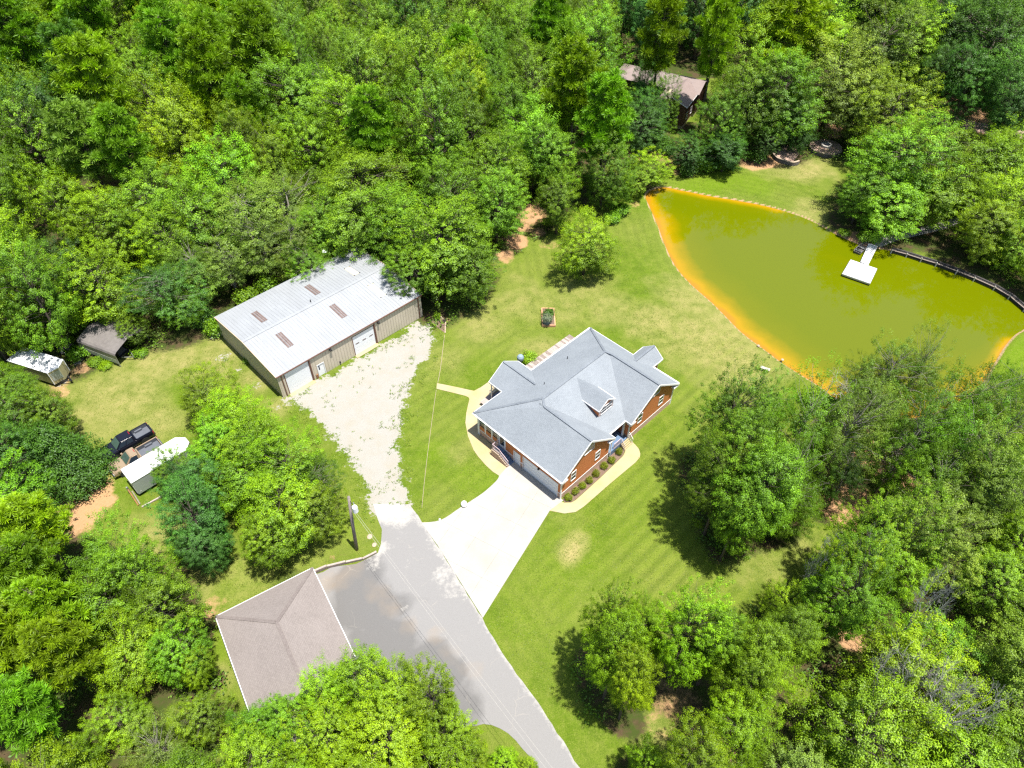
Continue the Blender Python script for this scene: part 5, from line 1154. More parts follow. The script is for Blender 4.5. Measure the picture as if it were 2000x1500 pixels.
sheet('terrace', ter, -.05, .66, M['paver'])
fp = thing('fire_pit', 'round pale stone fire pit ring on the raised terrace', 'fire pit', (*pit, .66))
for k in range(14):
    a = 6.283*k/14; m_ = MB(); a0, a1 = a+.02, a+6.283/14-.02; q = [(.62*math.cos(a0), .62*math.sin(a0)), (.98*math.cos(a0), .98*math.sin(a0)), (.98*math.cos(a1), .98*math.sin(a1)), (.62*math.cos(a1), .62*math.sin(a1))]
    m_.prism(q, 0, .40); m_.build('stone', M['stone'], fp)
m_ = MB(); m_.lathe((0, 0, .0), [(.60, .02), (.3, .12), (.02, .16)], 12); m_.build('ash', M['dark'], fp)
w2 = [at(*q)[:2] for q in ((1507, 304), (1516, 314), (1532, 320), (1548, 323.5), (1560, 320.5))]
block_wall('retaining_wall', 'curved dark block wall at the lower edge of the paver patio', w2, 3, 'cap', 'curved block walls above the pond')
sheet('patio', [*[at(*q)[:2] for q in ((1512,305),(1522,312),(1538,317),(1548,318),(1566,296),(1552,286),(1530,286))]], -.05, .4, M['paver'])
lp = at(1572, 286)[:2]; lg = thing('lounge_chair', 'dark grey chair standing on the grass between patio and fire pit', 'chair', (*lp, 0), .3)
m_ = MB(); m_.box(-.3, .3, -.5, .4, .36, .42); m_.build('seat', M['carport'], lg); m_ = MB(); m_.hexa([(-.3, .36, .42), (.3, .36, .42), (.3, .42, .42), (-.3, .42, .42)], [(-.3, .7, 1.0), (.3, .7, 1.0), (.3, .76, 1.0), (-.3, .76, 1.0)]); m_.build('backrest', M['carport'], lg)
for sx in (-.27, .27):
    for sy in (-.45, .35): m_ = MB(); m_.box(sx-.03, sx+.03, sy-.03, sy+.03, 0, .36); m_.build('leg', M['dark_metal'], lg)
lp = at(1574, 273)[:2]; lg = thing('barbecue', 'blue covered barbecue in the tree shade above the grey chair', 'grill', (*lp, 0), .3)
m_ = MB(); m_.box(-.35, .35, -.28, .28, .0, .75); m_.build('cart', M['dark_metal'], lg); m_ = MB(); m_.hexa([(-.4, -.32, .75), (.4, -.32, .75), (.4, .32, .75), (-.4, .32, .75)], [(-.34, -.2, 1.1), (.34, -.2, 1.1), (.34, .22, 1.1), (-.34, .22, 1.1)]); m_.build('hood', M['cushion'], lg)

# ---------------------------------------------------------------- beds, shrubs, small things in the yard
def proto_shrub(seed, R=.62, H=.95, n=52, per=34, size=.10, mat=LEAF):
    rng = np.random.default_rng(seed); wood = MB()
    for a in (0, 2.1, 4.2): wood.tube([(0, 0, -.05), (.25*R*math.cos(a), .25*R*math.sin(a), H*.55)], [.03, .012], 5)
    Vs, Fs, Ts, off = [], [], [], 0
    for d in sph(rng, n, -.35):
        p = np.array([d[0]*R*.8, d[1]*R*.8, H*.52+d[2]*H*.42])*rng.uniform(.82, 1.08); o = rng.normal(0, .13, (per, 3))
        t = np.clip(.5+rng.normal(0, .14)+rng.normal(0, .12, per), 0, 1); V, F, T = leaves(p+o, d*.8+np.array([0, 0, .5]), size, rng, tint=t); Vs.append(V); Fs.append(F+off); Ts.append(T); off += len(V)
    return wood.mesh('stem', M['bark'], smooth=True), big_mesh('foliage', np.vstack(Vs), np.vstack(Fs), [mat], dict(tint=np.concatenate(Ts))), R, H
SHR = [proto_shrub(61), proto_shrub(62), proto_shrub(63)]
def shrub(x, y, R, H, col, label, group=None, k=0, z=0.0, name='shrub'):
    a, c, r0, h0 = SHR[k % 3]; t = thing(name, label, 'shrub', (x, y, z), random.uniform(0, 6.2), group); t.scale = (R/r0, R/r0, H/h0)
    link('stem', a, t); o = link('foliage', c, t); o.color = (*col, 1); return t
bx = [(1209.5, 879.5), (1194.5, 896), (1180, 907), (1164.5, 922), (1151, 935), (1137.5, 945.5), (1124.5, 957), (1110.5, 968.5)]
ordw = ['nearest the front steps, set apart from the row', 'second from the front steps', 'third from the front steps', 'fourth from the front steps', 'fourth from the garage corner', 'third from the garage corner', 'second from the garage corner', 'beside the garage corner post']
for i, (X, Y) in enumerate(bx):
    p = at(X, Y+2, .4); shrub(p[0], p[1], .40+.04*random.random(), .72, (.14, .18, .006), 'round clipped shrub in the mulch bed, '+ordw[i], 'clipped shrubs along the garage gable wall', i, .02)
p = at(853.5, 618, .5); shrub(p[0], p[1], .5, 1.05, (.16, .28, .004), "bright green round shrub in the small mulch bed at the workshop corner", None, 1)
sheet('mulch_bed', poly_at([(842, 630), (845, 622), (860, 617), (870.5, 628), (869.5, 651), (858, 642)]), -.05, .03, M['mulch'])
e_ = [at(*q)[:2] for q in ((860, 617.5), (870.5, 628), (869.5, 651))]; ed = thing('bed_edging', 'pale edging stones round the small mulch bed by the workshop', 'edging', (*e_[0], 0))
for a, b_ in zip(e_[:-1], e_[1:]):
    L = np.hypot(*(b_-a)); n = int(L/.42)
    for k in range(n): c0, c1 = a+(b_-a)*(k+.04)/n-e_[0], a+(b_-a)*(k+.96)/n-e_[0]; m_ = MB(); m_.bar((*c0, .04), (*c1, .04), .14, .12); m_.build('edging_stone', M['cap'], ed)
e_ = curve([at(*q)[:2] for q in ((868.5, 654), (864, 690), (860, 722), (855, 748)) ], 6); es = thing('lawn_edging', 'thin pale lawn edging strip running from the mulch bed to the side walk', 'edging', (*e_[0], 0)); m_ = MB(); m_.tube([(*(q-e_[0]), .02) for q in e_], .03, 5); m_.build('strip', M['cap'], es)
e2 = curve([at(*q)[:2] for q in ((852, 762), (845, 812), (836, 880), (829, 940), (824, 992))], 6); es = thing('lawn_edging', 'thin pale lawn edging strip running from the side walk down beside the gravel', 'edging', (*e2[0], 0)); m_ = MB(); m_.tube([(*(q-e2[0]), .02) for q in e2], .025, 5); m_.build('strip', M['cap'], es)
# raised planter
pq = [at(*q)[:2] for q in ((1058, 605), (1081.5, 605.5), (1084, 638.5), (1059.5, 638))]; pc = np.mean(pq, 0)
pl = thing('planter_bed', 'raised rectangular planter of orange timbers on the back lawn', 'planter', (*pc, 0))
for i in range(4):
    a, b_ = pq[i]-pc, pq[(i+1) % 4]-pc; d = (b_-a)/np.hypot(*(b_-a))
    for k in range(2): m_ = MB(); m_.bar((*(a+d*.08), .09+.17*k), (*(b_+d*.06), .09+.17*k), .15, .16); m_.build('timber', M['timber'], pl)
m_ = MB(); m_.prism([tuple(p-pc) for p in quad_ccw([pc+(p-pc)*.93 for p in pq])], 0, .22); m_.build('soil', M['mulch'], pl)
p = at(1071.5, 615, .5); shrub(p[0], p[1], .85, 1.0, (.06, .14, .01), 'dark green bush at the far end of the timber planter', None, 0, .2)
p = at(1068, 625, .5); shrub(p[0], p[1], .75, 1.1, (.15, .19, .11), 'pale silvery bush in the middle of the timber planter', None, 1, .2)
p = at(1067, 632, .4); shrub(p[0], p[1], .5, .7, (.02, .035, .035), 'dark bluish plant at the near end of the timber planter', None, 2, .2)
p = at(1033, 699, .5); shrub(p[0], p[1], 1.1, 1.2, (.17, .29, .004), 'bright green bush against the back deck beside the covered grill', None, 2)
# utility pole and wires
pb = at(696.6, 1073.3)[:2]; up = thing('utility_pole', 'leaning-looking grey wooden utility pole with a white transformer can', 'utility pole', (*pb, 0)); up["label"] = 'tall grey wooden utility pole with a white transformer can beside the road'
m_ = MB(); m_.tube([(0, 0, -.3), (.35, 0, 4.8), (.76, 0, 9.6)], [.19, .165, .13], 10); m_.build('pole', M['pole_wood'], up, smooth=True)
m_ = MB(); m_.lathe((1.15, -.28, 7.55), [(.05, 0), (.27, .02), (.27, .75), (.2, .86), (.05, .9)], 14); tr_ = m_.build('transformer', M['white_metal'], up)
m_ = MB(); m_.tube([(1.1, -.1, 8.4), (1.08, -.05, 8.75)], .05); m_.tube([(.7, 0, 8.0), (1.0, -.15, 8.0)], .05); m_.build('bracket', M['steel'], tr_)
m_ = MB(); m_.tube([(.72, .02, 9.2), (.98, -.2, 8.7)], .02, 4); m_.build('lead', M['dark_metal'], tr_)
for (sx, ex, lb) in ((0, 1086, 'upper right of two thin cables running from the transformer along the road'), (-.12, 1071, 'lower left of two thin cables running from the transformer along the road')):
    A = np.array([pb[0]+1.2+sx, pb[1]-.45+sx, 7.7]); B_ = at(ex+72, 1600, 6.8); m_ = MB(); pts = []
    for i in range(21): t = i/20; q = A+(B_-A)*t; q[2] -= 1.2*4*t*(1-t)*.5; pts.append(tuple(q-A))
    m_.tube(pts, .010, 5); o = m_.build('power_cable', M['stone'], None); o.location = A; tag(o, lb, 'cable', 'cables from the utility pole')
# odds and ends
def stone(name, label, X, Y, r, h, mat='stone', cat='stone'):
    p = at(X, Y)[:2]; m_ = MB(); m_.lathe((0, 0, -.02), [(r*.7, 0), (r, h*.35), (r*.9, h*.7), (r*.5, h*.95), (r*.1, h)], 10); o = m_.build(name, M[mat], None, smooth=True); o.location = (*p, 0); o.scale = (1, 1.15, 1); return tag(o, label, cat)
stone('lawn_ball', 'white ball on the grass beside the driveway edge', 906.5, 987, .36, .62, 'white', 'ball')
bn = thing('stone_bench', 'small white stone bench on the lawn near the pond corner', 'bench', (*at(1493, 724)[:2], 0), -.5); m_ = MB(); m_.box(-.6, .6, -.22, .22, .36, .46); m_.build('seat', M['stone'], bn)
for s_ in (-.4, .4): m_ = MB(); m_.box(s_-.1, s_+.1, -.18, .18, 0, .36); m_.build('leg', M['stone'], bn)
stone('stone', 'small pale stone on the bank at the left edge of the pond', 1481, 676, .2, .2, 'cap')
stone('stone', 'pale stone on the orange shore just below the small bank stone', 1528, 703, .2, .15, 'cap')
stone('step_stone', 'long pale slab on the grass between pole and asphalt', 722, 1048, .3, .05, 'cap')
stone('step_stone', 'lower pale slab next to the retaining wall end', 731, 1064, .25, .05, 'cap')
stone('stake_light', 'small garden light at the driveway corner', 859, 1016, .12, .3, 'trim', 'light')
# timber rails in the yard
a, b_ = at(250, 956, .7), at(271, 988, 0); rl = thing('leaning_rail', 'rusty rail leaning on a short post beside the white trailer', 'rail', (*b_[:2], 0)); m_ = MB(); m_.bar((0, 0, .08), (a[0]-b_[0], a[1]-b_[1], .75), .12, .14); m_.build('rail', M['rust'], rl); m_ = MB(); m_.box(a[0]-b_[0]-.08, a[0]-b_[0]+.08, a[1]-b_[1]-.08, a[1]-b_[1]+.08, 0, 1.1); m_.build('post', M['steel'], rl); m_ = MB(); m_.bar((.1, .2, .06), (a[0]-b_[0]+.15, a[1]-b_[1]+.2, .1), .12, .1); m_.build('board', M['wood_grey'], rl)
a, b_ = at(278, 991)[:2], at(332, 962)[:2]; o = MB(); d = b_-a; o.bar((0, 0, .09), (*d, .09), .16, .16); o = o.build('timber_beam', M['wood_pink'], None); o.location = (*a, 0); tag(o, 'long weathered timber lying on the grass below the white trailer', 'timber')
# ---------------------------------------------------------------- pickups, trailers, carport
def pickup(label, loc, rz, paint, crew, name='pickup_truck'):
    t = thing(name, label, 'pickup truck', loc, rz); P = M[paint]
    cabr = -.95 if crew else -.35; cf = 1.25
    m_ = MB()   # lower body in stations along x: (x, half width, z low, z high)
    st = [(2.92, .80, .50, .92), (2.80, .92, .42, 1.04), (2.3, .97, .38, 1.12), (1.25, .99, .36, 1.18), (.0, 1.0, .36, 1.18), (cabr, 1.0, .36, 1.18), (cabr-.02, .99, .40, 1.22), (-2.85, .97, .46, 1.22), (-2.95, .95, .50, 1.20)]
    rows = []
    for x, hw, z0, z1 in st:
        rows.append([(x, -hw*.92, z0), (x, -hw, z0+.18), (x, -hw, z1-.16), (x, -hw*.93, z1), (x, hw*.93, z1), (x, hw, z1-.16), (x, hw, z0+.18), (x, hw*.92, z0)])
    b = len(m_.v); m_.v += [p for r in rows for p in r]
    bedi = [i for i, s_ in enumerate(st) if s_[0] < cabr-.01]
    for i in range(len(rows)-1):
        for j in range(8):
            if j == 3 and i >= bedi[0]: continue                       # open bed
            j2 = (j+1) % 8; m_.f.append([b+i*8+j, b+i*8+j2, b+(i+1)*8+j2, b+(i+1)*8+j])
    m_.f.append([b+j for j in range(8)]); m_.f.append([b+(len(rows)-1)*8+j for j in reversed(range(8))])
    body = m_.build('body', P, t)
    m_ = MB(); x0, x1, y_, zt, zb = -2.86, cabr-.12, .80, 1.22, .72   # bed walls and floor
    m_.face([(x0, -y_, zb), (x1, -y_, zb), (x1, y_, zb), (x0, y_, zb)])
    for q in (((x0, -y_), (x1, -y_)), ((x1, -y_), (x1, y_)), ((x1, y_), (x0, y_)), ((x0, y_), (x0, -y_))): m_.face([(*q[0], zb), (*q[1], zb), (*q[1], zt), (*q[0], zt)])
    for s_ in (-1, 1): m_.box(-2.2, -1.35, s_*y_, s_*(y_-.2), zb, zb+.25)
    bd_ = m_.build('bed', M['bed_liner'], t)
    m_ = MB(); m_.box(x0-.06, x1, -.93, -y_, 1.2, 1.26); m_.box(x0-.06, x1, y_, .93, 1.2, 1.26); m_.box(x0-.08, x0, -y_, y_, .6, 1.26); m_.box(x1, x1+.1, -y_, y_, 1.18, 1.26); m_.build('bed_rail', P, t)
    # cab
    cb0 = [(cf+.15, .90), (cabr, .92)]; zt = 1.92; m_ = MB()
    lo = [(cabr, -.93, 1.17), (cf+.15, -.90, 1.17), (cf+.15, .90, 1.17), (cabr, .93, 1.17)]; hi = [(cabr+.14, -.70, zt-.03), (cf-.72, -.68, zt), (cf-.72, .68, zt), (cabr+.14, .70, zt-.03)]
    m_.hexa(lo, hi); cab = m_.build('cab', P, t, bevel=.05)
    def onface(mb, A, B, C, D, m0, off=.012):
        "inset quad on the face A,B (bottom) C,D (top)"
        A, B, C, D = map(Vector, (A, B, C, D)); nrm = (B-A).cross(D-A).normalized()*off
        f_ = lambda s_, q: (A*(1-s_)+B*s_)*(1-q)+(D*(1-s_)+C*s_)*q+nrm
        s0, s1, q0_, q1 = m0; mb.face([f_(s0, q0_), f_(s1, q0_), f_(s1, q1), f_(s0, q1)])
    g_ = MB(); onface(g_, lo[1], lo[2], hi[2], hi[1], (.07, .93, .10, .90)); g_.build('windshield', M['screen'], cab)
    g_ = MB(); onface(g_, lo[3], lo[0], hi[0], hi[3], (.12, .88, .2, .85)); g_.build('rear_window', M['glass'], cab)
    for A, B, C, D in ((lo[0], lo[1], hi[1], hi[0]), (lo[2], lo[3], hi[3], hi[2])):
        for r in (((.08, .47, .12, .86), (.51, .88, .12, .86)) if crew else ((.12, .84, .12, .86),)):
            g_ = MB(); onface(g_, A, B, C, D, r); g_.build('side_window', M['glass'], cab)
    for wx in (1.86, -1.8):
        for s_ in (-1, 1):
            tyre = MB(); tyre.lathe((wx, s_*.84, .39), [(.22, -.13), (.37, -.13), (.40, -.08), (.40, .08), (.37, .13), (.22, .13)], 18, 'y'); wo_ = tyre.build('wheel', M['dark'], t)
            rim = MB(); rim.lathe((wx, s_*.93, .39), [(.25, -.02), (.25, .045), (.17, .055), (.16, .03), (.06, .05)], 14, 'y') if s_ > 0 else rim.lathe((wx, -.93, .39), [(.06, -.05), (.16, -.03), (.17, -.055), (.25, -.045), (.25, .02)], 14, 'y')
            rim.build('rim', M['chrome'] if paint == 'black_paint' else M['steel'], wo_)
            ar = MB(); ar.lathe((wx, s_*.955, .40), [(.47, -.05), (.50, -.05), (.50, .05), (.47, .05)], 18, 'y'); ar.build('wheel_arch', M['dark'], t)
    m_ = MB(); m_.box(-3.08, -2.95, -.93, .93, .50, .70); m_.build('rear_bumper', M['dark_metal'] if paint == 'black_paint' else M['chrome'], t)
    m_ = MB(); m_.box(2.86, 3.02, -.88, .88, .42, .62); m_.build('front_bumper', M['dark_metal'] if paint == 'black_paint' else M['chrome'], t)
    m_ = MB(); m_.box(2.885, 2.95, -.5, .5, .66, .90); m_.build('grille', M['dark_metal'], t)
    for s_ in (-1, 1):
        m_ = MB(); m_.box(-2.99, -2.90, s_*.80, s_*.96, .80, 1.16); m_.build('tail_light', M['red_lens'], t)
        m_ = MB(); m_.box(2.78, 2.93, s_*.56, s_*.86, .72, .92); m_.build('headlight', M['yellow_lens'], t)
        m_ = MB(); m_.box(.95, 1.15, s_*.95, s_*1.18, 1.2, 1.38); m_.build('mirror', P, t)
        m_ = MB(); m_.box(cabr+.1, 1.2, s_*1.0, s_*1.12, .36, .42); m_.build('side_step', M['chrome'] if paint == 'black_paint' else M['dark'], t)
    m_ = MB(); m_.bar((cabr+.2, 0, zt+.012), (cabr+.26, 0, zt+.012), .5, .05); m_.build('brake_light', M['red_lens'], cab)
    return t
M['screen'] = simple('windshield_glass', (.05, .085, .07), .05, var=.3)
d = np.array([-.717, -.697]); rz_ = math.atan2(d[1], d[0])
pickup('black crew cab pickup with an open bed parked beside the dense cone-shaped tree', (-44.95, 52.25, 0), rz_, 'black_paint', True)
pickup('tan pickup with dark bed parked between the black pickup and the white trailer', (-43.0, 50.1, 0), math.atan2(-4.0, -4.2), 'tan_paint', False)

def wheel(parent, x, y, r=.34, wd=.2):
    w_ = MB(); w_.lathe((x, y, r), [(r*.55, -wd/2), (r*.95, -wd/2), (r, -wd*.3), (r, wd*.3), (r*.95, wd/2), (r*.55, wd/2)], 16, 'y'); o = w_.build('wheel', M['dark'], parent)
    q = MB(); q.lathe((x, y, r), [(r*.5, -wd*.55), (r*.5, wd*.55)], 12, 'y'); q.build('rim', M['white_metal'], o)
# white box trailer by the tan pickup: x forward (nose), y left
t = thing('box_trailer', 'white-roofed box trailer with grey-green side half under the hedge trees', 'trailer', (-41.95, 46.1, 0), math.radians(45))
L_, hw = 6.3, 1.25; foot = [(0, -hw), (L_, -hw), (L_+.85, -.45), (L_+.85, .45), (L_, hw), (0, hw)]
m_ = MB(); m_.prism(foot, .45, 2.55); m_.build('body', M['trailer_grey'], t)
m_ = MB(); m_.prism([(x*1.004-.03, y*1.03) for x, y in foot], 2.552, 2.64); m_.build('roof', M['white_metal'], t)
m_ = MB(); m_.box(-.05, .0, -hw+.08, hw-.08, .6, 2.45); m_.build('rear_door', M['white_metal'], t)
m_ = MB(); m_.box(L_+.9, L_+2.0, -.05, .05, .45, .55); m_.build('tongue', M['dark_metal'], t)
m_ = MB(); m_.lathe((.35, -hw-.02, .75), [(.05, -.02), (.05, .02)], 8, 'y'); m_.build('marker_light', M['yellow_lens'], t)
for x in (2.6, 3.5):
    for s_ in (-1, 1): wheel(t, x, s_*1.1)
# enclosed trailer at the left edge
a = math.radians(-20.3); t = thing('cargo_trailer', 'silver-roofed enclosed trailer with khaki pointed front at the left edge of the yard', 'trailer', (-60.1, 64.1, 0), a)
L_, hw = 3.4, 1.28; foot = [(-L_, -hw), (L_-.25, -hw), (L_+.30, 0), (L_-.25, hw), (-L_, hw)]
m_ = MB(); m_.prism(foot, .5, 2.48); m_.build('body', M['beige_panel'], t)
m_ = MB(); m_.prism([(x+.0, y*1.03) for x, y in foot], 2.482, 2.56)
ro = m_.build('roof', M['white_metal'], t); m_ = MB()
for k in range(7): m_.box(-L_+.4+k*.95, -L_+.45+k*.95, -hw, hw, 2.562, 2.58)
m_.build('roof_bow', M['steel'], ro); m_ = MB(); m_.box(-1.6, -1.0, -.3, .3, 2.562, 2.66); m_.build('roof_vent', M['white'], ro)
m_ = MB()
for s_ in (-1, 1): m_.bar((L_-.27, s_*(hw+.01), .5), (L_-.27, s_*(hw+.01), 2.48), .07, .07)
m_.build('corner_trim', M['white_metal'], t)
m_ = MB(); P1, P2 = Vector((L_-.2, -hw*.9, 0)), Vector((L_+.27, -.08, 0)); nn = Vector((.92, -.39, 0))*.02
m_.hexa([P1+Vector((0, 0, .95)), P2+Vector((0, 0, .95)), P2+nn+Vector((0, 0, .95)), P1+nn+Vector((0, 0, .95))][::-1], [P1+Vector((0, 0, 2.2)), P2+Vector((0, 0, 2.2)), P2+nn+Vector((0, 0, 2.2)), P1+nn+Vector((0, 0, 2.2))][::-1]); m_.build('front_panel', M['trailer_grey'], t)
m_ = MB(); m_.bar((L_-.3, -.7, .5), (L_+1.3, 0, .5), .1, .1); m_.bar((L_-.3, .7, .5), (L_+1.3, 0, .5), .1, .1); m_.box(L_+.9, L_+1.05, -.06, .06, .1, 1.0); m_.build('tongue', M['dark_metal'], t)
for x in (-.9, 0):
    for s_ in (-1, 1): wheel(t, x, s_*1.12)
# small open trailer frame
p = at(152, 702)[:2]; t = thing('utility_trailer', 'small bare grey trailer tongue lying on pale gravel between trailer and carport', 'trailer', (p[0]-1, p[1]+1.0, 0), math.atan2(64.3-65.6, 54-55.6)+math.pi+math.radians(0))
t.rotation_euler = (0, 0, math.atan2(-1.35, 1.7))
m_ = MB()
for s_ in (-1, 1): m_.bar((-2.2, s_*.75, .5), (.2, s_*.75, .5), .08, .1); m_.bar((.2, s_*.75, .5), (1.7, 0, .5), .08, .1)
for x in (-2.2, -1.2, -.2): m_.bar((x, -.75, .5), (x, .75, .5), .07, .07)
m_.build('frame', M['steel'], t)
m_ = MB(); m_.bar((1.6, 0, .5), (2.6, 0, .45), .08, .08); m_.box(1.5, 1.6, -.05, .05, .05, .8); m_.build('tongue', M['dark_metal'], t)
m_ = MB(); m_.box(-2.1, -1.0, -.7, .7, .55, .6); m_.build('deck_board', M['wood_grey'], t)
for s_ in (-1, 1): wheel(t, -1.0, s_*.9, .3)
# carport
t = thing('carport', 'grey metal carport with rounded roof edges half covered by a tree', 'carport', (-50.75, 65.35, 0), math.radians(-24))
wd, ln, hh = 5.3, 6.6, 2.0; prof = [(-.02, hh-.75), (0, hh), (.12, hh+.24), (.4, hh+.40), (wd/2, hh+.95), (wd-.4, hh+.40), (wd-.12, hh+.24), (wd, hh), (wd+.02, hh-.75)]
m_ = MB()
for (y0, z0), (y1, z1) in zip(prof[:-1], prof[1:]):
    m_.face([(-ln, y0, z0), (0, y0, z0), (0, y1, z1), (-ln, y1, z1)]); m_.face([(-ln, y0, z0-.03), (-ln, y1, z1-.03), (0, y1, z1-.03), (0, y0, z0-.03)])
m_.build('roof', M['carport'], t)
m_ = MB(); m_.box(-ln+.1, -.15, -.03, 0, .55, hh-.72); m_.build('side_panel', M['carport_pale'], t)
for k in range(5):
    for y in (.04, wd-.04):
        m_ = MB(); m_.box(-ln+.1+k*(ln-.2)/4-.04, -ln+.1+k*(ln-.2)/4+.04, y-.04, y+.04, 0, hh); m_.build('leg', M['steel'], t)
m_ = MB(); 
for k in range(5): 
    x = -ln+.1+k*(ln-.2)/4
    for (y0, z0), (y1, z1) in zip(prof[1:-2], prof[2:-1]): m_.bar((x, y0, z0-.07), (x, y1, z1-.07), .05, .05)
m_.build('roof_bow', M['steel'], t)
p = Vector((-50.9, 67.4, 0)); o = thing('utility_trailer', 'dark tarped trailer load parked inside the grey carport', 'trailer', p, math.radians(-24))
m_ = MB(); m_.box(-3.2, .2, -.8, .8, .45, .6); m_.build('deck', M['dark_metal'], o); m_ = MB(); m_.hexa([(-2.8, -.7, .6), (-.2, -.7, .6), (-.2, .7, .6), (-2.8, .7, .6)], [(-2.5, -.5, 1.3), (-.5, -.45, 1.1), (-.5, .45, 1.1), (-2.5, .5, 1.3)]); m_.build('load', M['bulkhead'], o)
m_ = MB(); m_.bar((.2, -.7, .5), (1.6, 0, .5), .09, .09); m_.bar((.2, .7, .5), (1.6, 0, .5), .09, .09); m_.build('tongue', M['steel'], o)
for s_ in (-1, 1): wheel(o, -1.5, s_*.92)
# brush round the trailers and wood edges
BR = [(128, 668, 1.0, 1.5, 'bright'), (150, 690, 1.3, 1.4, 'mid'), (95, 660, 1.6, 1.8, 'bright'), (60, 655, 1.8, 2.2, 'bright'), (185, 706, .9, .8, 'mid'), (205, 714, .8, .7, 'bright'), (20, 668, 1.8, 2.0, 'mid'), (275, 690, .9, .8, 'mid'),
      (1345, 330, 1.6, 2.0, 'dark'), (1375, 322, 1.7, 2.2, 'mid'), (1410, 318, 1.6, 2.0, 'mid'), (1300, 290, 1.7, 2.4, 'dark'), (1340, 300, 1.8, 2.6, 'dark'), (1480, 305, 1.7, 2.2, 'dark'), (1240, 372, 1.3, 1.4, 'bright'), (1215, 410, 1.4, 1.6, 'mid'), (1195, 425, 1.3, 1.5, 'mid'),
      (420, 640, 1.5, 2.0, 'mid'), (400, 622, 1.6, 2.2, 'dark'), (480, 580, 1.6, 2.2, 'mid'), (520, 555, 1.5, 2.2, 'mid'), (1690, 462, 1.2, 1.2, 'mid'), (1650, 455, .9, .8, 'mid'), (484, 703, .6, .6, 'mid'), (1590, 775, 1.5, 1.8, 'bright'), (1630, 800, 1.7, 2.0, 'mid'), (1605, 870, 1.6, 2.2, 'mid')]
for i, (X, Y, R, H_, tn) in enumerate(BR):
    p = at(X, Y, H_*.5); mk = min(MARKS[:9], key=lambda m: math.hypot(m[1]-X, m[2]-Y)); 
    t_ = dict(px=X, py=Y); n, side, dd = place_label(t_); key = ('brush', tn, n, side); seen[key] = seen.get(key, 0)+1
    shrub(p[0], p[1], R, H_, TONE[tn], '%s low wild bush %s the %s, bush number %s from it' % (TNAME[tn], side, n, ['', 'one', 'two', 'three', 'four', 'five', 'six', 'seven'][seen[key]]), 'wild bushes at the wood edge', i, name='bush')
# weeds in the gravel and rough grass tufts: uncountable
rng = np.random.default_rng(77); n = 1500
lo, hi = GRAVEL.min(0)-2, GRAVEL.max(0)+2; C = rng.uniform(lo, hi, (n*3, 2)); sdv = np.maximum(sdist(C, GRAVEL), sdist(C, GRAVEL2)); ok = (sdv > -1.5) & (rng.random(len(C)) < np.clip(.8-sdv*.22, .05, 1)) & (fbm(C, .8, 9) > .05)
q = (C-SO); ok &= ~((q@SU > -.2) & (q@SU < SL+.2) & (q@SV > -.3) & (q@SV < SW))
for pts in (ROAD, DRIVE): ok &= ~in_poly(C, pts)
C = C[ok][:n]; k = 9; Pq = np.repeat(np.c_[C, np.zeros(len(C))], k, 0)+rng.normal(0, 1, (len(C)*k, 3))*np.array([.12, .12, 0]); Pq[:, 2] = rng.uniform(.02, .10, len(Pq))
V, F, T = leaves(Pq, np.tile([0, 0, 1.], (len(Pq), 1)), .12, rng, .45)
me = big_mesh('gravel_weeds', V, F, [LEAF], dict(tint=T)); o = link('gravel_weeds', me); o.color = (.12, .19, .01, 1); o["kind"] = 'stuff'
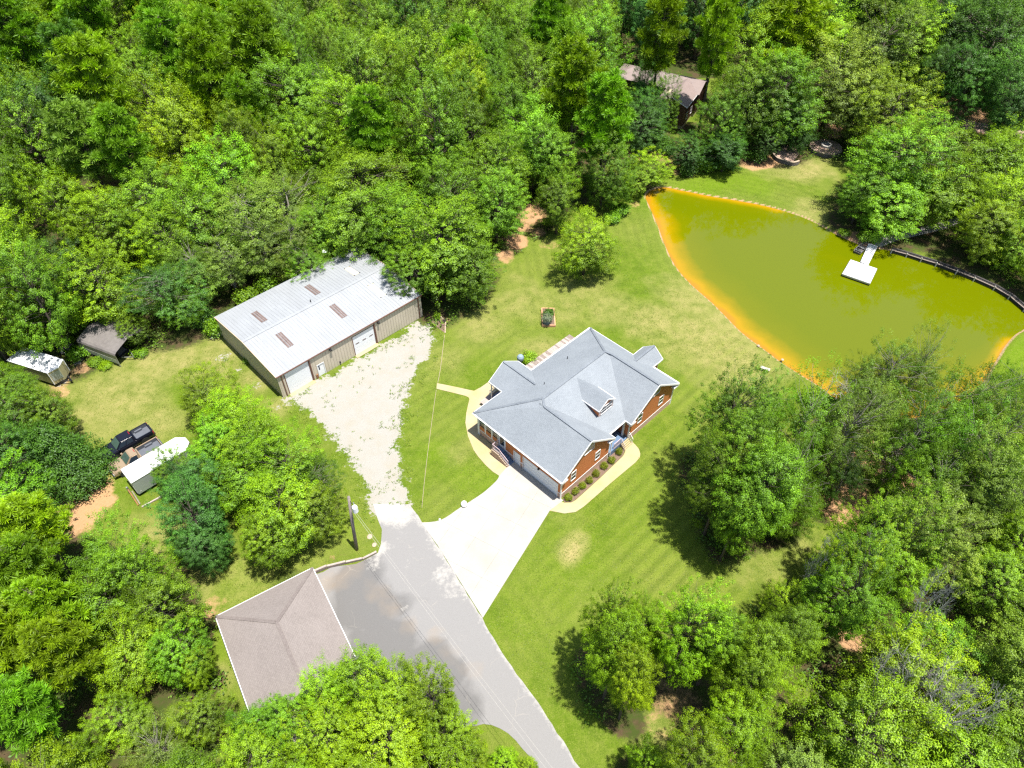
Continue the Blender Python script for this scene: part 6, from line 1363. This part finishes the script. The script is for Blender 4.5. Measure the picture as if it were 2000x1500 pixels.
# undergrowth on the woodland floor: uncountable
C = rng.uniform([-75, 18], [90, 150], (26000, 2)); ok = np.zeros(len(C), bool); kx = np.clip(np.searchsorted(GX, C[:, 0]), 0, nx-1); ky = np.clip(np.searchsorted(GY, C[:, 1]), 0, ny-1); ci = ky*nx+kx
ok = (litter[ci] > .45) & (dirt[ci] < .2) & (sd_pond[ci] < -1.5) & (fbm(C, .25, 31) > -.12)
for pts in (ROAD, DRIVE, np.array([bA+bu*a_+bv*b_ for a_, b_ in ((-.5, -.5), (BW+.5, -.5), (BW+.5, BL+.5), (-.5, BL+.5))])): ok &= ~in_poly(C, pts)
q = C-SO; ok &= ~((q@SU > -.8) & (q@SU < SL+.8) & (q@SV > -.8) & (q@SV < SW+.8)); C = C[ok]; k = 16
Pq = np.repeat(np.c_[C, np.zeros(len(C))], k, 0)+rng.normal(0, 1, (len(C)*k, 3))*np.array([.42, .42, 0]); Pq[:, 2] = rng.uniform(.03, .9, len(Pq))
V, F, T = leaves(Pq, np.tile([0, 0, 1.], (len(Pq), 1)), .24, rng, .6)
o = link('undergrowth', big_mesh('undergrowth', V, F, [LEAF], dict(tint=T))); o.color = (.085, .165, .008, 1); o["kind"] = 'stuff'
# short uneven grass over the lawns and the yard: uncountable
C = rng.uniform([-62, 24], [75, 125], (60000, 2)); ins = np.maximum(sdist(C, LAWN), sdist(C, YARD)) > 0
kx = np.clip(np.searchsorted(GX, C[:, 0]), 0, nx-1); ky = np.clip(np.searchsorted(GY, C[:, 1]), 0, ny-1); ci = ky*nx+kx
ins &= (sd_pond[ci] < -1.2) & (sd_gravel[ci] < -.5) & (dirt[ci] < .3)
for pts in (ROAD, DRIVE, poly_at(walk1_out+walk1_in), poly_at(walk2), np.array([HO+HU*a_+HV*b_ for a_, b_ in ((-1.3, -1), (22.6, -1), (22.6, 17.3), (-1.3, 17.3))])): ins &= ~in_poly(C, pts)
q = C-SO; ins &= ~((q@SU > -.3) & (q@SU < SL+.3) & (q@SV > -.3) & (q@SV < SW+.3)); C = C[ins][:20000]; k = 6
Pq = np.repeat(np.c_[C, np.zeros(len(C))], k, 0)+rng.normal(0, 1, (len(C)*k, 3))*np.array([.20, .20, 0]); Pq[:, 2] = rng.uniform(.0, .035, len(Pq))
V, F, T = leaves(Pq, np.tile([0, 0, .8], (len(Pq), 1)), .10, rng, .4, tint=np.clip(np.repeat(rng.uniform(.35, .85, len(C)), k)+rng.normal(0, .08, len(Pq)), 0, 1), jit=.3)
o = link('lawn_grass', big_mesh('lawn_grass', V, F, [LEAF], dict(tint=T))); o.color = (.115, .160, .012, 1); o["kind"] = 'stuff'
print('tris', sum(len(m.polygons) for m in bpy.data.meshes))
